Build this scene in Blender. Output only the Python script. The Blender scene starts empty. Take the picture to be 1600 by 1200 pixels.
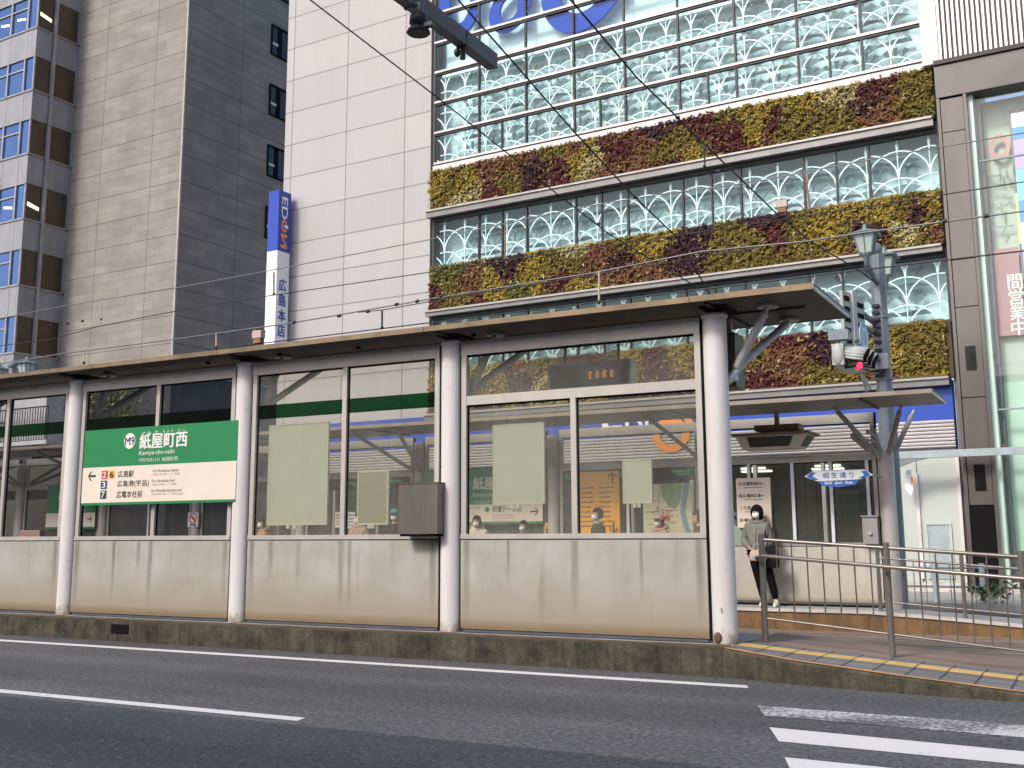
import bpy, bmesh, math, random
from mathutils import Vector, Matrix
R = math.radians
rnd = random.Random(7)
S = 0.9                      # metres per working unit
SC = bpy.context.scene
COL = SC.collection
# ---------------------------------------------------------------- camera solve
F, PPX, PPY = 1698.0, 800.0, 554.34
PITCH, YAW, ROLL = R(9.4675), R(28.5592), R(-0.27396)
EYE = Vector((0, 0, 1.435))
DEL = R(-1.98)
_fw = Vector((-math.sin(YAW)*math.cos(PITCH), math.cos(YAW)*math.cos(PITCH), math.sin(PITCH)))
_r0 = Vector((math.cos(YAW), math.sin(YAW), 0)); _u0 = _r0.cross(_fw)
_rt = math.cos(ROLL)*_r0 + math.sin(ROLL)*_u0
_up = -math.sin(ROLL)*_r0 + math.cos(ROLL)*_u0

def ray(x, y):
    return _fw + _rt*((x-PPX)/F) - _up*((y-PPY)/F)

class Frame:
    """A real plane in the scene: origin o, horizontal axis u, outward normal n, height z."""
    def __init__(s, o, u, n):
        s.o, s.u, s.n = Vector(o), Vector(u).normalized(), Vector(n).normalized()
    def pt(s, u, z, d=0):
        p = s.o + s.u*u + s.n*d
        return Vector((p.x, p.y, z))
    def px(s, x, y, d=0):
        r = ray(x, y); o = s.o + s.n*d
        t = (o-EYE).dot(s.n)/r.dot(s.n)
        p = EYE + r*t
        return ((p-s.o).dot(s.u), p.z)
    def U(s, x, y, d=0): return s.px(x, y, d)[0]
    def Z(s, x, y, d=0): return s.px(x, y, d)[1]

def onZ(x, y, z):
    r = ray(x, y); return EYE + r*((z-EYE.z)/r.z)
def onY(x, y, Y):
    r = ray(x, y); return EYE + r*(Y/r.y)

# ---------------------------------------------------------------- materials
MATS = {}
def nodes_of(name):
    m = bpy.data.materials.new(name); m.use_nodes = True
    nt = m.node_tree; nt.nodes.clear()
    out = nt.nodes.new('ShaderNodeOutputMaterial')
    MATS[name] = m
    return m, nt, out
def N(nt, t, **kw):
    n = nt.nodes.new(t)
    for k, v in kw.items():
        if k == 'ins':
            for a, b in v.items(): n.inputs[a].default_value = b
        else: setattr(n, k, v)
    return n
def c4(c): return (c[0], c[1], c[2], 1)
def coords(nt, kind='Object', scale=(1, 1, 1)):
    tc = N(nt, 'ShaderNodeTexCoord'); mp = N(nt, 'ShaderNodeMapping')
    mp.inputs['Scale'].default_value = scale
    nt.links.new(tc.outputs[kind], mp.inputs['Vector']); return mp.outputs['Vector']
def mixc(nt, fac, a, b, mode='MIX'):
    n = N(nt, 'ShaderNodeMix', data_type='RGBA', blend_type=mode)
    for sock, v in ((n.inputs[0], fac), (n.inputs[6], a), (n.inputs[7], b)):
        if isinstance(v, bpy.types.NodeSocket): nt.links.new(v, sock)
        elif isinstance(v, (int, float)): sock.default_value = v
        else: sock.default_value = c4(v)
    return n.outputs[2]
def ramp(nt, src, p0, p1, c0=(0, 0, 0), c1=(1, 1, 1)):
    n = N(nt, 'ShaderNodeValToRGB'); e = n.color_ramp.elements
    e[0].position, e[1].position = p0, p1; e[0].color, e[1].color = c4(c0), c4(c1)
    nt.links.new(src, n.inputs[0]); return n.outputs[0]
def noise(nt, vec, scale, detail=4, rough=.6):
    n = N(nt, 'ShaderNodeTexNoise', ins={'Scale': scale, 'Detail': detail, 'Roughness': rough})
    nt.links.new(vec, n.inputs['Vector']); return n.outputs[0]
def bsdf(nt, out, col, rough=.6, metal=0, spec=.5, bump=None, bstr=.2, bdist=.02, rvar=None):
    b = N(nt, 'ShaderNodeBsdfPrincipled')
    if isinstance(col, bpy.types.NodeSocket): nt.links.new(col, b.inputs['Base Color'])
    else: b.inputs['Base Color'].default_value = c4(col)
    b.inputs['Roughness'].default_value = rough; b.inputs['Metallic'].default_value = metal
    b.inputs['Specular IOR Level'].default_value = spec
    if rvar is not None: nt.links.new(rvar, b.inputs['Roughness'])
    if bump is not None:
        bp = N(nt, 'ShaderNodeBump', ins={'Strength': bstr, 'Distance': bdist})
        nt.links.new(bump, bp.inputs['Height']); nt.links.new(bp.outputs[0], b.inputs['Normal'])
    nt.links.new(b.outputs[0], out.inputs[0]); return b
def plain(name, col, rough=.6, metal=0, var=.18, scale=2.5, bump=0, spec=.5, stretch=(1, 1, 1)):
    m, nt, out = nodes_of(name)
    v = coords(nt, 'Object', stretch); n = noise(nt, v, scale, 5, .65)
    dark = tuple(c*(1-var) for c in col); light = tuple(min(1, c*(1+var)) for c in col)
    cc = ramp(nt, n, .3, .7, dark, light)
    bsdf(nt, out, cc, rough, metal, spec, n if bump else None, bump)
    return m
def emit(name, col, strength):
    m, nt, out = nodes_of(name)
    e = N(nt, 'ShaderNodeEmission', ins={'Color': c4(col), 'Strength': strength}); nt.links.new(e.outputs[0], out.inputs[0])
def glass(name, tint=(.85, .88, .86), f0=.05, f1=.9, gcol=(1, 1, 1), rough=.01, dirt=0):
    m, nt, out = nodes_of(name)
    lw = N(nt, 'ShaderNodeLayerWeight', ins={'Blend': .5})
    p = N(nt, 'ShaderNodeMath', operation='POWER', ins={1: 4.0}); nt.links.new(lw.outputs['Facing'], p.inputs[0])
    ma = N(nt, 'ShaderNodeMath', operation='MULTIPLY_ADD', ins={1: f1, 2: f0}); nt.links.new(p.outputs[0], ma.inputs[0])
    t = N(nt, 'ShaderNodeBsdfTransparent', ins={'Color': c4(tint)})
    g = N(nt, 'ShaderNodeBsdfGlossy', ins={'Color': c4(gcol), 'Roughness': rough})
    mx = N(nt, 'ShaderNodeMixShader'); nt.links.new(ma.outputs[0], mx.inputs[0])
    nt.links.new(t.outputs[0], mx.inputs[1]); nt.links.new(g.outputs[0], mx.inputs[2])
    last = mx.outputs[0]
    if dirt:
        d = N(nt, 'ShaderNodeBsdfDiffuse', ins={'Color': (.5, .49, .43, 1)})
        n = noise(nt, coords(nt, 'Object', (1, 1, .5)), 1.4, 5)
        rr = ramp(nt, n, .3, .8, (dirt*.4,)*3, (dirt*1.6,)*3)
        m2 = N(nt, 'ShaderNodeMixShader'); nt.links.new(rr, m2.inputs[0])
        nt.links.new(last, m2.inputs[1]); nt.links.new(d.outputs[0], m2.inputs[2]); last = m2.outputs[0]
    nt.links.new(last, out.inputs[0])
def tiles(name, c1, c2, joint, bw, bh, mortar, rough=.6, offset=0.0, kind='UV', var=.25, spec=.4, off_freq=2, bump=.25, vs=.7, major=None, stretch=(1, .5, 1)):
    m, nt, out = nodes_of(name)
    v = coords(nt, kind)
    b = N(nt, 'ShaderNodeTexBrick', offset=offset, offset_frequency=off_freq, squash=1.0)
    b.inputs['Color1'].default_value = c4(c1); b.inputs['Color2'].default_value = c4(c2); b.inputs['Mortar'].default_value = c4(joint)
    for k, val in (('Scale', 1.0), ('Mortar Size', mortar), ('Mortar Smooth', .1), ('Bias', 0.0), ('Brick Width', bw), ('Row Height', bh)):
        b.inputs[k].default_value = val
    nt.links.new(v, b.inputs['Vector'])
    n = noise(nt, coords(nt, kind, stretch), vs, 6, .7)
    cc = mixc(nt, 1.0, b.outputs['Color'], ramp(nt, n, .25, .75, (1-var,)*3, (1, 1, 1)), 'MULTIPLY')
    if major:
        b2 = N(nt, 'ShaderNodeTexBrick', offset=0.0, ins={'Scale': 1.0, 'Mortar Size': .013, 'Mortar Smooth': .1, 'Brick Width': major[0], 'Row Height': major[1]})
        nt.links.new(v, b2.inputs['Vector']); cc = mixc(nt, b2.outputs['Fac'], cc, (.085, .075, .065))
        wn = noise(nt, coords(nt, kind, (.35, 1.1, 1)), 1.6, 3); cc = mixc(nt, 1.0, cc, ramp(nt, wn, .3, .7, (.86, .86, .87), (1.08, 1.07, 1.05)), 'MULTIPLY')
    inv = N(nt, 'ShaderNodeMath', operation='SUBTRACT', ins={0: 1.0}); nt.links.new(b.outputs['Fac'], inv.inputs[1])
    bsdf(nt, out, cc, rough, 0, spec, inv.outputs[0], bump, .01)
    return m, nt

# asphalt: aggregate speckle, worn tone, newer darker lane nearer the camera
def asphalt():
    m, nt, out = nodes_of('asphalt')
    v = coords(nt, 'Object')
    sep = N(nt, 'ShaderNodeSeparateXYZ'); nt.links.new(v, sep.inputs[0])
    big = noise(nt, v, .5, 5); fine = noise(nt, v, 24, 6, .85)
    edge = N(nt, 'ShaderNodeMath', operation='MULTIPLY_ADD', ins={1: .12, 2: 0}); nt.links.new(noise(nt, v, 5, 4), edge.inputs[0])
    ad = N(nt, 'ShaderNodeMath', operation='ADD'); nt.links.new(sep.outputs['Y'], ad.inputs[0]); nt.links.new(edge.outputs[0], ad.inputs[1])
    mr = N(nt, 'ShaderNodeMapRange', ins={1: 6.90*S+.04, 2: 6.90*S+.08, 3: 0, 4: 1}); nt.links.new(ad.outputs[0], mr.inputs[0])
    base = mixc(nt, mr.outputs[0], (.056, .061, .074), (.112, .115, .122))
    worn = mixc(nt, 1.0, base, ramp(nt, big, .3, .75, (.72, .72, .74), (1.12, 1.1, 1.08)), 'MULTIPLY')
    lanes = noise(nt, coords(nt, 'Object', (.06, 1.1, 1)), 1.0, 4, .6)
    worn = mixc(nt, 1.0, worn, ramp(nt, lanes, .32, .68, (.74, .74, .75), (1.18, 1.17, 1.14)), 'MULTIPLY')
    sp = mixc(nt, 1.0, worn, ramp(nt, fine, .40, .62, (.40, .40, .41), (1.8, 1.8, 1.75)), 'MULTIPLY')
    vo = N(nt, 'ShaderNodeTexVoronoi', ins={'Scale': 20}); nt.links.new(v, vo.inputs['Vector'])
    st = ramp(nt, vo.outputs['Distance'], .04, .13, (1, 1, 1), (0, 0, 0))
    sp2 = mixc(nt, st, sp, (.42, .42, .41))
    bsdf(nt, out, sp2, .85, 0, .3, fine, .5, .006)
asphalt()
def paint():
    m, nt, out = nodes_of('road_paint')
    v = coords(nt, 'Object'); n = noise(nt, v, 28, 5, .75); b = noise(nt, v, 1.3, 3)
    a = N(nt, 'ShaderNodeMath', operation='MULTIPLY_ADD', ins={1: .5}); nt.links.new(b, a.inputs[0]); nt.links.new(n, a.inputs[2])
    cc = ramp(nt, a.outputs[0], .52, .62, (.15, .15, .155), (.70, .69, .67))
    bsdf(nt, out, cc, .7, 0, .3, n, .2, .004)
    m, nt, out = nodes_of('worn_paint')
    v = coords(nt, 'Object'); n = noise(nt, v, 24, 6, .8); b = noise(nt, v, .9, 3)
    a = N(nt, 'ShaderNodeMath', operation='MULTIPLY_ADD', ins={1: .6}); nt.links.new(b, a.inputs[0]); nt.links.new(n, a.inputs[2])
    cc = ramp(nt, a.outputs[0], .74, .86, (.12, .12, .13), (.62, .61, .6))
    bsdf(nt, out, cc, .75, 0, .3)
paint()
def kerbmat():
    m, nt, out = nodes_of('mossy_kerb')
    v = coords(nt, 'Object'); n = noise(nt, v, 3.2, 6, .7); st = noise(nt, coords(nt, 'Object', (9, 9, .9)), 2, 4)
    cc = ramp(nt, n, .3, .72, (.031, .029, .022), (.122, .110, .086))
    cc = mixc(nt, 1.0, cc, ramp(nt, st, .3, .7, (.72, .72, .66), (1.18, 1.16, 1.08)), 'MULTIPLY')
    f = noise(nt, v, 55, 3, .8)
    cc = mixc(nt, 1.0, cc, ramp(nt, f, .35, .75, (.7, .7, .7), (1.5, 1.5, 1.45)), 'MULTIPLY')
    bsdf(nt, out, cc, .9, 0, .2, f, .5, .006)
kerbmat()
def panelmat(name, col, dirt, rough=.55):
    m, nt, out = nodes_of(name)      # UV: u metres, v 0 at the foot .. 1 at the top
    uv = N(nt, 'ShaderNodeTexCoord'); sep = N(nt, 'ShaderNodeSeparateXYZ'); nt.links.new(uv.outputs['UV'], sep.inputs[0])
    st = noise(nt, coords(nt, 'UV', (1.8, .5, 1)), 2.4, 7, .7); bl = noise(nt, coords(nt, 'UV', (1, 1.2, 1)), 1.3, 5)
    st2 = noise(nt, coords(nt, 'UV', (2.1, .12, 1)), 2.0, 2, .5)
    cc = mixc(nt, 1.0, col, ramp(nt, st, .3, .7, (.82, .81, .77), (1.06, 1.06, 1.06)), 'MULTIPLY')
    cc = mixc(nt, 1.0, cc, ramp(nt, bl, .3, .7, (.84, .82, .75), (1.06, 1.06, 1.07)), 'MULTIPLY')
    cc = mixc(nt, 1.0, cc, ramp(nt, st2, .62, .70, (1, 1, 1), (.80, .78, .74)), 'MULTIPLY')
    h = N(nt, 'ShaderNodeMath', operation='MULTIPLY_ADD', ins={1: -.35}); nt.links.new(st, h.inputs[0]); nt.links.new(sep.outputs['Y'], h.inputs[2])
    h3 = N(nt, 'ShaderNodeMath', operation='ADD', ins={1: .2}); nt.links.new(h.outputs[0], h3.inputs[0])
    d = ramp(nt, h3.outputs[0], .05, .62, (.9, .9, .9), (0, 0, 0))
    cc = mixc(nt, d, cc, dirt)
    h2 = ramp(nt, sep.outputs['Y'], .02, .12, (.75, .75, .75), (0, 0, 0))
    cc = mixc(nt, h2, cc, (.20, .125, .06))
    bsdf(nt, out, cc, rough, .15, .4)
panelmat('panel_steel', (.475, .455, .425), (.33, .27, .185))
panelmat('far_panel_steel', (.60, .57, .53), (.45, .40, .32))
def column_white():
    m, nt, out = nodes_of('column_white')
    v = coords(nt, 'Object', (4, 4, .5)); n = noise(nt, v, 2, 6, .7); sp = noise(nt, coords(nt, 'Object', (1, 1, .6)), 9, 4, .7)
    cc = ramp(nt, n, .3, .7, (.66, .62, .59), (.78, .735, .73))
    cc = mixc(nt, ramp(nt, sp, .66, .71), cc, (.33, .25, .16))
    ob = N(nt, 'ShaderNodeTexCoord'); sx = N(nt, 'ShaderNodeSeparateXYZ'); nt.links.new(ob.outputs['Object'], sx.inputs[0])
    hz = N(nt, 'ShaderNodeMath', operation='MULTIPLY_ADD', ins={1: -.45}); nt.links.new(sp, hz.inputs[0]); nt.links.new(sx.outputs['Z'], hz.inputs[2])
    off = N(nt, 'ShaderNodeMath', operation='ADD', ins={1: .24}); nt.links.new(hz.outputs[0], off.inputs[0])
    cc = mixc(nt, ramp(nt, off.outputs[0], .01, .14, (.85, .85, .85), (0, 0, 0)), cc, (.27, .19, .12))
    ys = noise(nt, coords(nt, 'Object', (14, 14, .25)), 1.3, 3); cc = mixc(nt, ramp(nt, ys, .62, .70, (0, 0, 0), (.45, .45, .45)), cc, (.52, .43, .28))
    bsdf(nt, out, cc, .4, 0, .5)
column_white()
plain('frame_steel', (.52, .48, .435), .45, .25, .12, 3, stretch=(1, 1, .4))
plain('far_frame_steel', (.40, .375, .34), .45, .35, .12, 3)
plain('dark_seal', (.008, .007, .008), .8, spec=.1)
plain('bronze_edge', (.25, .18, .105), .45, .3, .3, 3)
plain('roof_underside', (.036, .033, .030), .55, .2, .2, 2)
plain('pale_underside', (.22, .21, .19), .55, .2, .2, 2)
plain('roof_top', (.25, .25, .25), .8)
plain('base_rail_blue', (.10, .12, .15), .5, .3)
plain('far_column', (.52, .475, .44), .45, .2, .15, 2, stretch=(2, 2, .4))
plain('brace_brown', (.36, .33, .295), .5, .2)
tiles('pavement_block', (.20, .195, .20), (.23, .225, .23), (.07, .065, .065), .27, .27, .012, .85, 0, kind='Object', var=.25)
plain('brown_box', (.07, .055, .04), .5); plain('brown_ink', (.20, .10, .02), .5); plain('logo_gold', (.92, .42, .025), .4, 0, .08); plain('map_paper', (.60, .58, .40), .5, 0, .04); plain('map_green', (.20, .36, .17), .5); plain('map_blue', (.16, .30, .42), .5)
plain('housing_beige', (.66, .59, .52), .5); plain('rust_plate', (.26, .19, .14), .6); plain('dark_panel', (.05, .045, .04), .5); plain('guard_post', (.45, .52, .54), .5)
plain('navy_blue', (.03, .08, .40), .5, 0, .03); plain('lintel_stone', (.125, .115, .113), .15, .3, .12, .8); plain('pole_pale', (.40, .46, .48), .4, .3); plain('banner_pale', (.55, .28, .28), .5); plain('corner_tile', (.44, .41, .36), .6)
plain('sign_blue_pale', (.22, .34, .55), .4)
plain('far_edge', (.30, .245, .19), .5, .2, .2, 3)
plain('brace_grey', (.50, .49, .49), .45, .2)
plain('dark_brace', (.10, .09, .08), .5, .2)
plain('black_metal', (.02, .02, .022), .5, .3)
plain('sign_green', (.028, .235, .085), .35, 0, .05)
plain('sign_cream', (.78, .68, .57), .4, 0, .04)
plain('white_ink', (.82, .80, .76), .5, 0, .02)
plain('black_ink', (.03, .03, .035), .5, 0, .02)
plain('red_ink', (.60, .05, .06), .5, 0, .02)
plain('navy_ink', (.02, .03, .16), .5, 0, .02)
plain('darkgreen_ink', (.01, .06, .05), .5, 0, .02)
plain('yellow_ink', (.80, .45, .06), .5, 0, .02)
plain('grey_ink', (.30, .27, .25), .5, 0, .02)
plain('board_back', (.66, .735, .645), .5, 0, .04, 1.5)
plain('board_back_dark', (.44, .46, .36), .5, 0, .05, 1.5)
plain('board_edge', (.76, .80, .70), .5, 0, .04)
plain('stainless', (.20, .178, .16), .38, .5, .2, 2, stretch=(3, 3, .3))
plain('rust_edge', (.12, .075, .04), .8, 0, .4, 5)
plain('rail_steel', (.24, .215, .195), .33, .55, .15, 3)
plain('cabinet_grey', (.33, .31, .30), .5, .2)
plain('tan_stone', (.185, .105, .042), .8, 0, .45, 2.5, .2, stretch=(2.5, 1, .6))
plain('pale_stone', (.56, .53, .49), .8, 0, .2, 3, .1)
plain('kerb_lip', (.58, .29, .11), .8, 0, .3, 4)
plain('brown_paving', (.23, .165, .13), .85, 0, .38, 1.6, .2, stretch=(.5, 1.5, 1))
plain('ochre_tactile', (.62, .42, .15), .75, 0, .12, 6, .1)
plain('concrete', (.33, .32, .31), .85, 0, .2, 3, .2)
plain('pavement_grey', (.36, .35, .34), .85, 0, .2, 2, .1)
plain('ground_grey', (.10, .10, .105), .9)
plain('steel_track', (.30, .28, .26), .35, .8)
plain('wire_black', (.03, .03, .035), .5, .3)
plain('wire_grey', (.20, .20, .205), .5, .5)
plain('insulator', (.52, .40, .36), .5)
plain('rust_metal', (.27, .13, .08), .7)
plain('pole_grey', (.21, .235, .26), .5, .3, .15, 2)
plain('beam_grey', (.085, .09, .105), .5, .3, .15, 2)
plain('lantern_green', (.20, .27, .27), .5, .3)
plain('lantern_glass', (.45, .52, .50), .2, 0, .1)
plain('signal_body', (.46, .48, .46), .5)
plain('sign_blue', (.03, .13, .45), .4, 0, .05)
plain('sign_white', (.72, .75, .76), .4, 0, .04)
emit('red_lamp', (1, .02, .06), 3.5)
emit('red_lens', (1, .02, .05), 1.2)
emit('amber_led', (1, .35, .05), .45)
emit('office_tube', (1, .85, .45), 2.2)
emit('ceiling_lamp', (1, .95, .82), 2.6)
emit('led_blue', (.16, .42, 1), 1.0); emit('led_cyan', (.3, .85, 1), 1.1); emit('led_white', (.85, .9, 1), 1.1); emit('led_violet', (.55, .42, 1), 1.1); emit('led_yellow', (.9, .9, .35), 1.0)
# buildings
tiles('tower_tiles', (.345, .315, .285), (.285, .262, .238), (.21, .19, .17), 1.02, .36, .007, .7, .5, var=.28, major=(3.06, 1.08))
tiles('white_cladding', (.468, .45, .45), (.43, .413, .416), (.24, .215, .225), 2.41, 1.18, .022, .45, 0, var=.10, bump=.1, stretch=(1.2, .12, 1))
plain('tower_podium', (.045, .045, .05), .35, 0, .3, 1)
plain('spandrel', (.285, .29, .305), .45, .2, .2, 1.2, stretch=(1, 1, .4))
plain('mullion_grey', (.34, .33, .33), .45, .4)
plain('mullion_dark', (.03, .03, .035), .45, .4)
plain('mullion_pink', (.52, .46, .45), .4, .4)
plain('fascia_steel', (.20, .193, .19), .4, .4, .15, 2); plain('ledge_lip', (.36, .345, .33), .4, .3)
plain('fascia_white', (.66, .63, .62), .5)
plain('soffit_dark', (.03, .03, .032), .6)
plain('inner_wall', (.74, .93, .95), .6, 0, .05, 1)
plain('lattice_shade_grey', (.165, .25, .268), .6, 0, .14, 1.5)  # grey that stands in for the lattice's shadow behind the glass
plain('lattice_white', (.80, .92, .91), .45, 0, .03)
plain('letter_blue', (.004, .06, .42), .5, 0, .06, spec=.1)
plain('fascia_blue', (.02, .07, .42), .35, 0, .06)
plain('logo_orange', (.85, .28, .03), .4, 0, .05)
plain('sign_panel_blue', (.014, .05, .40), .35, 0, .05)
plain('sign_panel_white', (.80, .80, .82), .4, 0, .03)
plain('pillar_stone', (.145, .128, .118), .22, .2, .14, 1.2, stretch=(1, 1, .3))
plain('pillar_black', (.012, .011, .011), .15, .1, .1, 1)
plain('frosted_white', (.52, .555, .51), .35, 0, .06, .8)
plain('pale_green', (.62, .78, .68), .4, 0, .06, .8)
plain('banner_pink', (.46, .235, .265), .5, 0, .15, 1)
plain('reflected_grey', (.26, .33, .30), .5)
plain('rib_white', (.72, .69, .70), .4, .2, .05)
plain('rib_dark', (.17, .15, .17), .5, .3)
plain('shop_dark', (.16, .16, .14), .7, 0, .2, .6)
plain('shop_beige', (.46, .40, .27), .7, 0, .2, .8)
plain('shop_floor', (.20, .19, .17), .4)
plain('door_grey', (.38, .44, .45), .4)
plain('opposite_wall', (.17, .165, .17), .7, 0, .15, .4)
plain('balcony_white', (.72, .71, .69), .5)
plain('bark', (.07, .055, .045), .9)
glass('shelter_glass', (.80, .785, .70), .10, .9, dirt=.17)
glass('tinted_glass', (.50, .50, .53), .05, .7, dirt=.022)
glass('far_glass', (.80, .82, .77), .09, .85, dirt=.10)
glass('curtain_glass', (.90, .99, 1.0), .02, .35)
glass('green_film', (.012, .115, .038), .03, .4, dirt=.012)
glass('shop_glass', (.72, .76, .72), .06, .9)
glass('display_glass', (.92, 1.0, .95), .05, .6)
def officeglass(name, base, refl, fac):
    m, nt, out = nodes_of(name)
    g = N(nt, 'ShaderNodeBsdfGlossy', ins={'Color': c4(refl), 'Roughness': .02})
    d = N(nt, 'ShaderNodeBsdfDiffuse'); v = coords(nt, 'Object', (1, 1, .4))
    cc = ramp(nt, noise(nt, v, .6, 4), .3, .7, tuple(c*.7 for c in base), tuple(c*1.3 for c in base)); nt.links.new(cc, d.inputs['Color'])
    mx = N(nt, 'ShaderNodeMixShader', ins={0: fac}); nt.links.new(d.outputs[0], mx.inputs[1]); nt.links.new(g.outputs[0], mx.inputs[2]); nt.links.new(mx.outputs[0], out.inputs[0])
officeglass('blue_glass', (.03, .06, .17), (.28, .42, .70), .42)
officeglass('brown_glass', (.055, .042, .03), (.5, .45, .4), .12)
officeglass('black_glass', (.02, .022, .026), (.5, .5, .55), .12)
# a run-down stain: fades to the sides and downwards (UV 0..1)
def stain():
    m, nt, out = nodes_of('stain')
    tc = N(nt, 'ShaderNodeTexCoord'); sep = N(nt, 'ShaderNodeSeparateXYZ'); nt.links.new(tc.outputs['UV'], sep.inputs[0])
    a = N(nt, 'ShaderNodeMath', operation='PINGPONG', ins={1: .5}); nt.links.new(sep.outputs['X'], a.inputs[0])
    side = ramp(nt, a.outputs[0], .12, .36); down = ramp(nt, sep.outputs['Y'], .0, .75)
    n = ramp(nt, noise(nt, coords(nt, 'Object', (6, 6, .8)), 2, 5), .3, .7, (.35,)*3, (1, 1, 1))
    k = mixc(nt, 1.0, mixc(nt, 1.0, side, down, 'MULTIPLY'), n, 'MULTIPLY')
    f = N(nt, 'ShaderNodeMath', operation='MULTIPLY', ins={1: .42}); nt.links.new(k, f.inputs[0])
    d = N(nt, 'ShaderNodeBsdfDiffuse', ins={'Color': (.17, .15, .115, 1)}); t = N(nt, 'ShaderNodeBsdfTransparent')
    mx = N(nt, 'ShaderNodeMixShader'); nt.links.new(f.outputs[0], mx.inputs[0]); nt.links.new(t.outputs[0], mx.inputs[1]); nt.links.new(d.outputs[0], mx.inputs[2]); nt.links.new(mx.outputs[0], out.inputs[0])
stain()
# plants
for nm, c in (('sedum_olive', (.165, .122, .016)), ('sedum_gold', (.30, .215, .028)), ('sedum_red', (.10, .017, .019)), ('sedum_brown', (.185, .080, .035)), ('sedum_green', (.13, .13, .022)), ('sedum_pale', (.42, .36, .16)), ('sedum_purple', (.05, .012, .02)), ('soil_dark', (.075, .052, .02)), ('leaf_green', (.05, .085, .03)), ('leaf_bright', (.10, .15, .05))):
    plain(nm, c, .7, 0, .25, 6)
# people
for nm, c in (('skin', (.56, .35, .26)), ('hair_black', (.012, .010, .010)), ('hair_brown', (.05, .03, .02)), ('mask_white', (.85, .82, .80)), ('coat_sage', (.20, .207, .178)), ('trousers_black', (.004, .004, .005)), ('shoe_white', (.75, .73, .70)), ('shoe_black', (.02, .02, .02)), ('bag_beige', (.50, .40, .33)), ('bag_black', (.012, .012, .014)), ('coat_cream', (.66, .60, .48)), ('coat_dark', (.05, .048, .048)), ('coat_brown', (.10, .06, .035)), ('coat_pink', (.45, .30, .25)), ('coat_navy', (.03, .04, .08)), ('cap_beige', (.42, .30, .24)), ('coat_tan', (.45, .26, .12)), ('cap_teal', (.08, .30, .32)), ('shirt_grey', (.35, .35, .33))):
    plain(nm, c, .8, 0, .12, 8, spec=.12)
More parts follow.
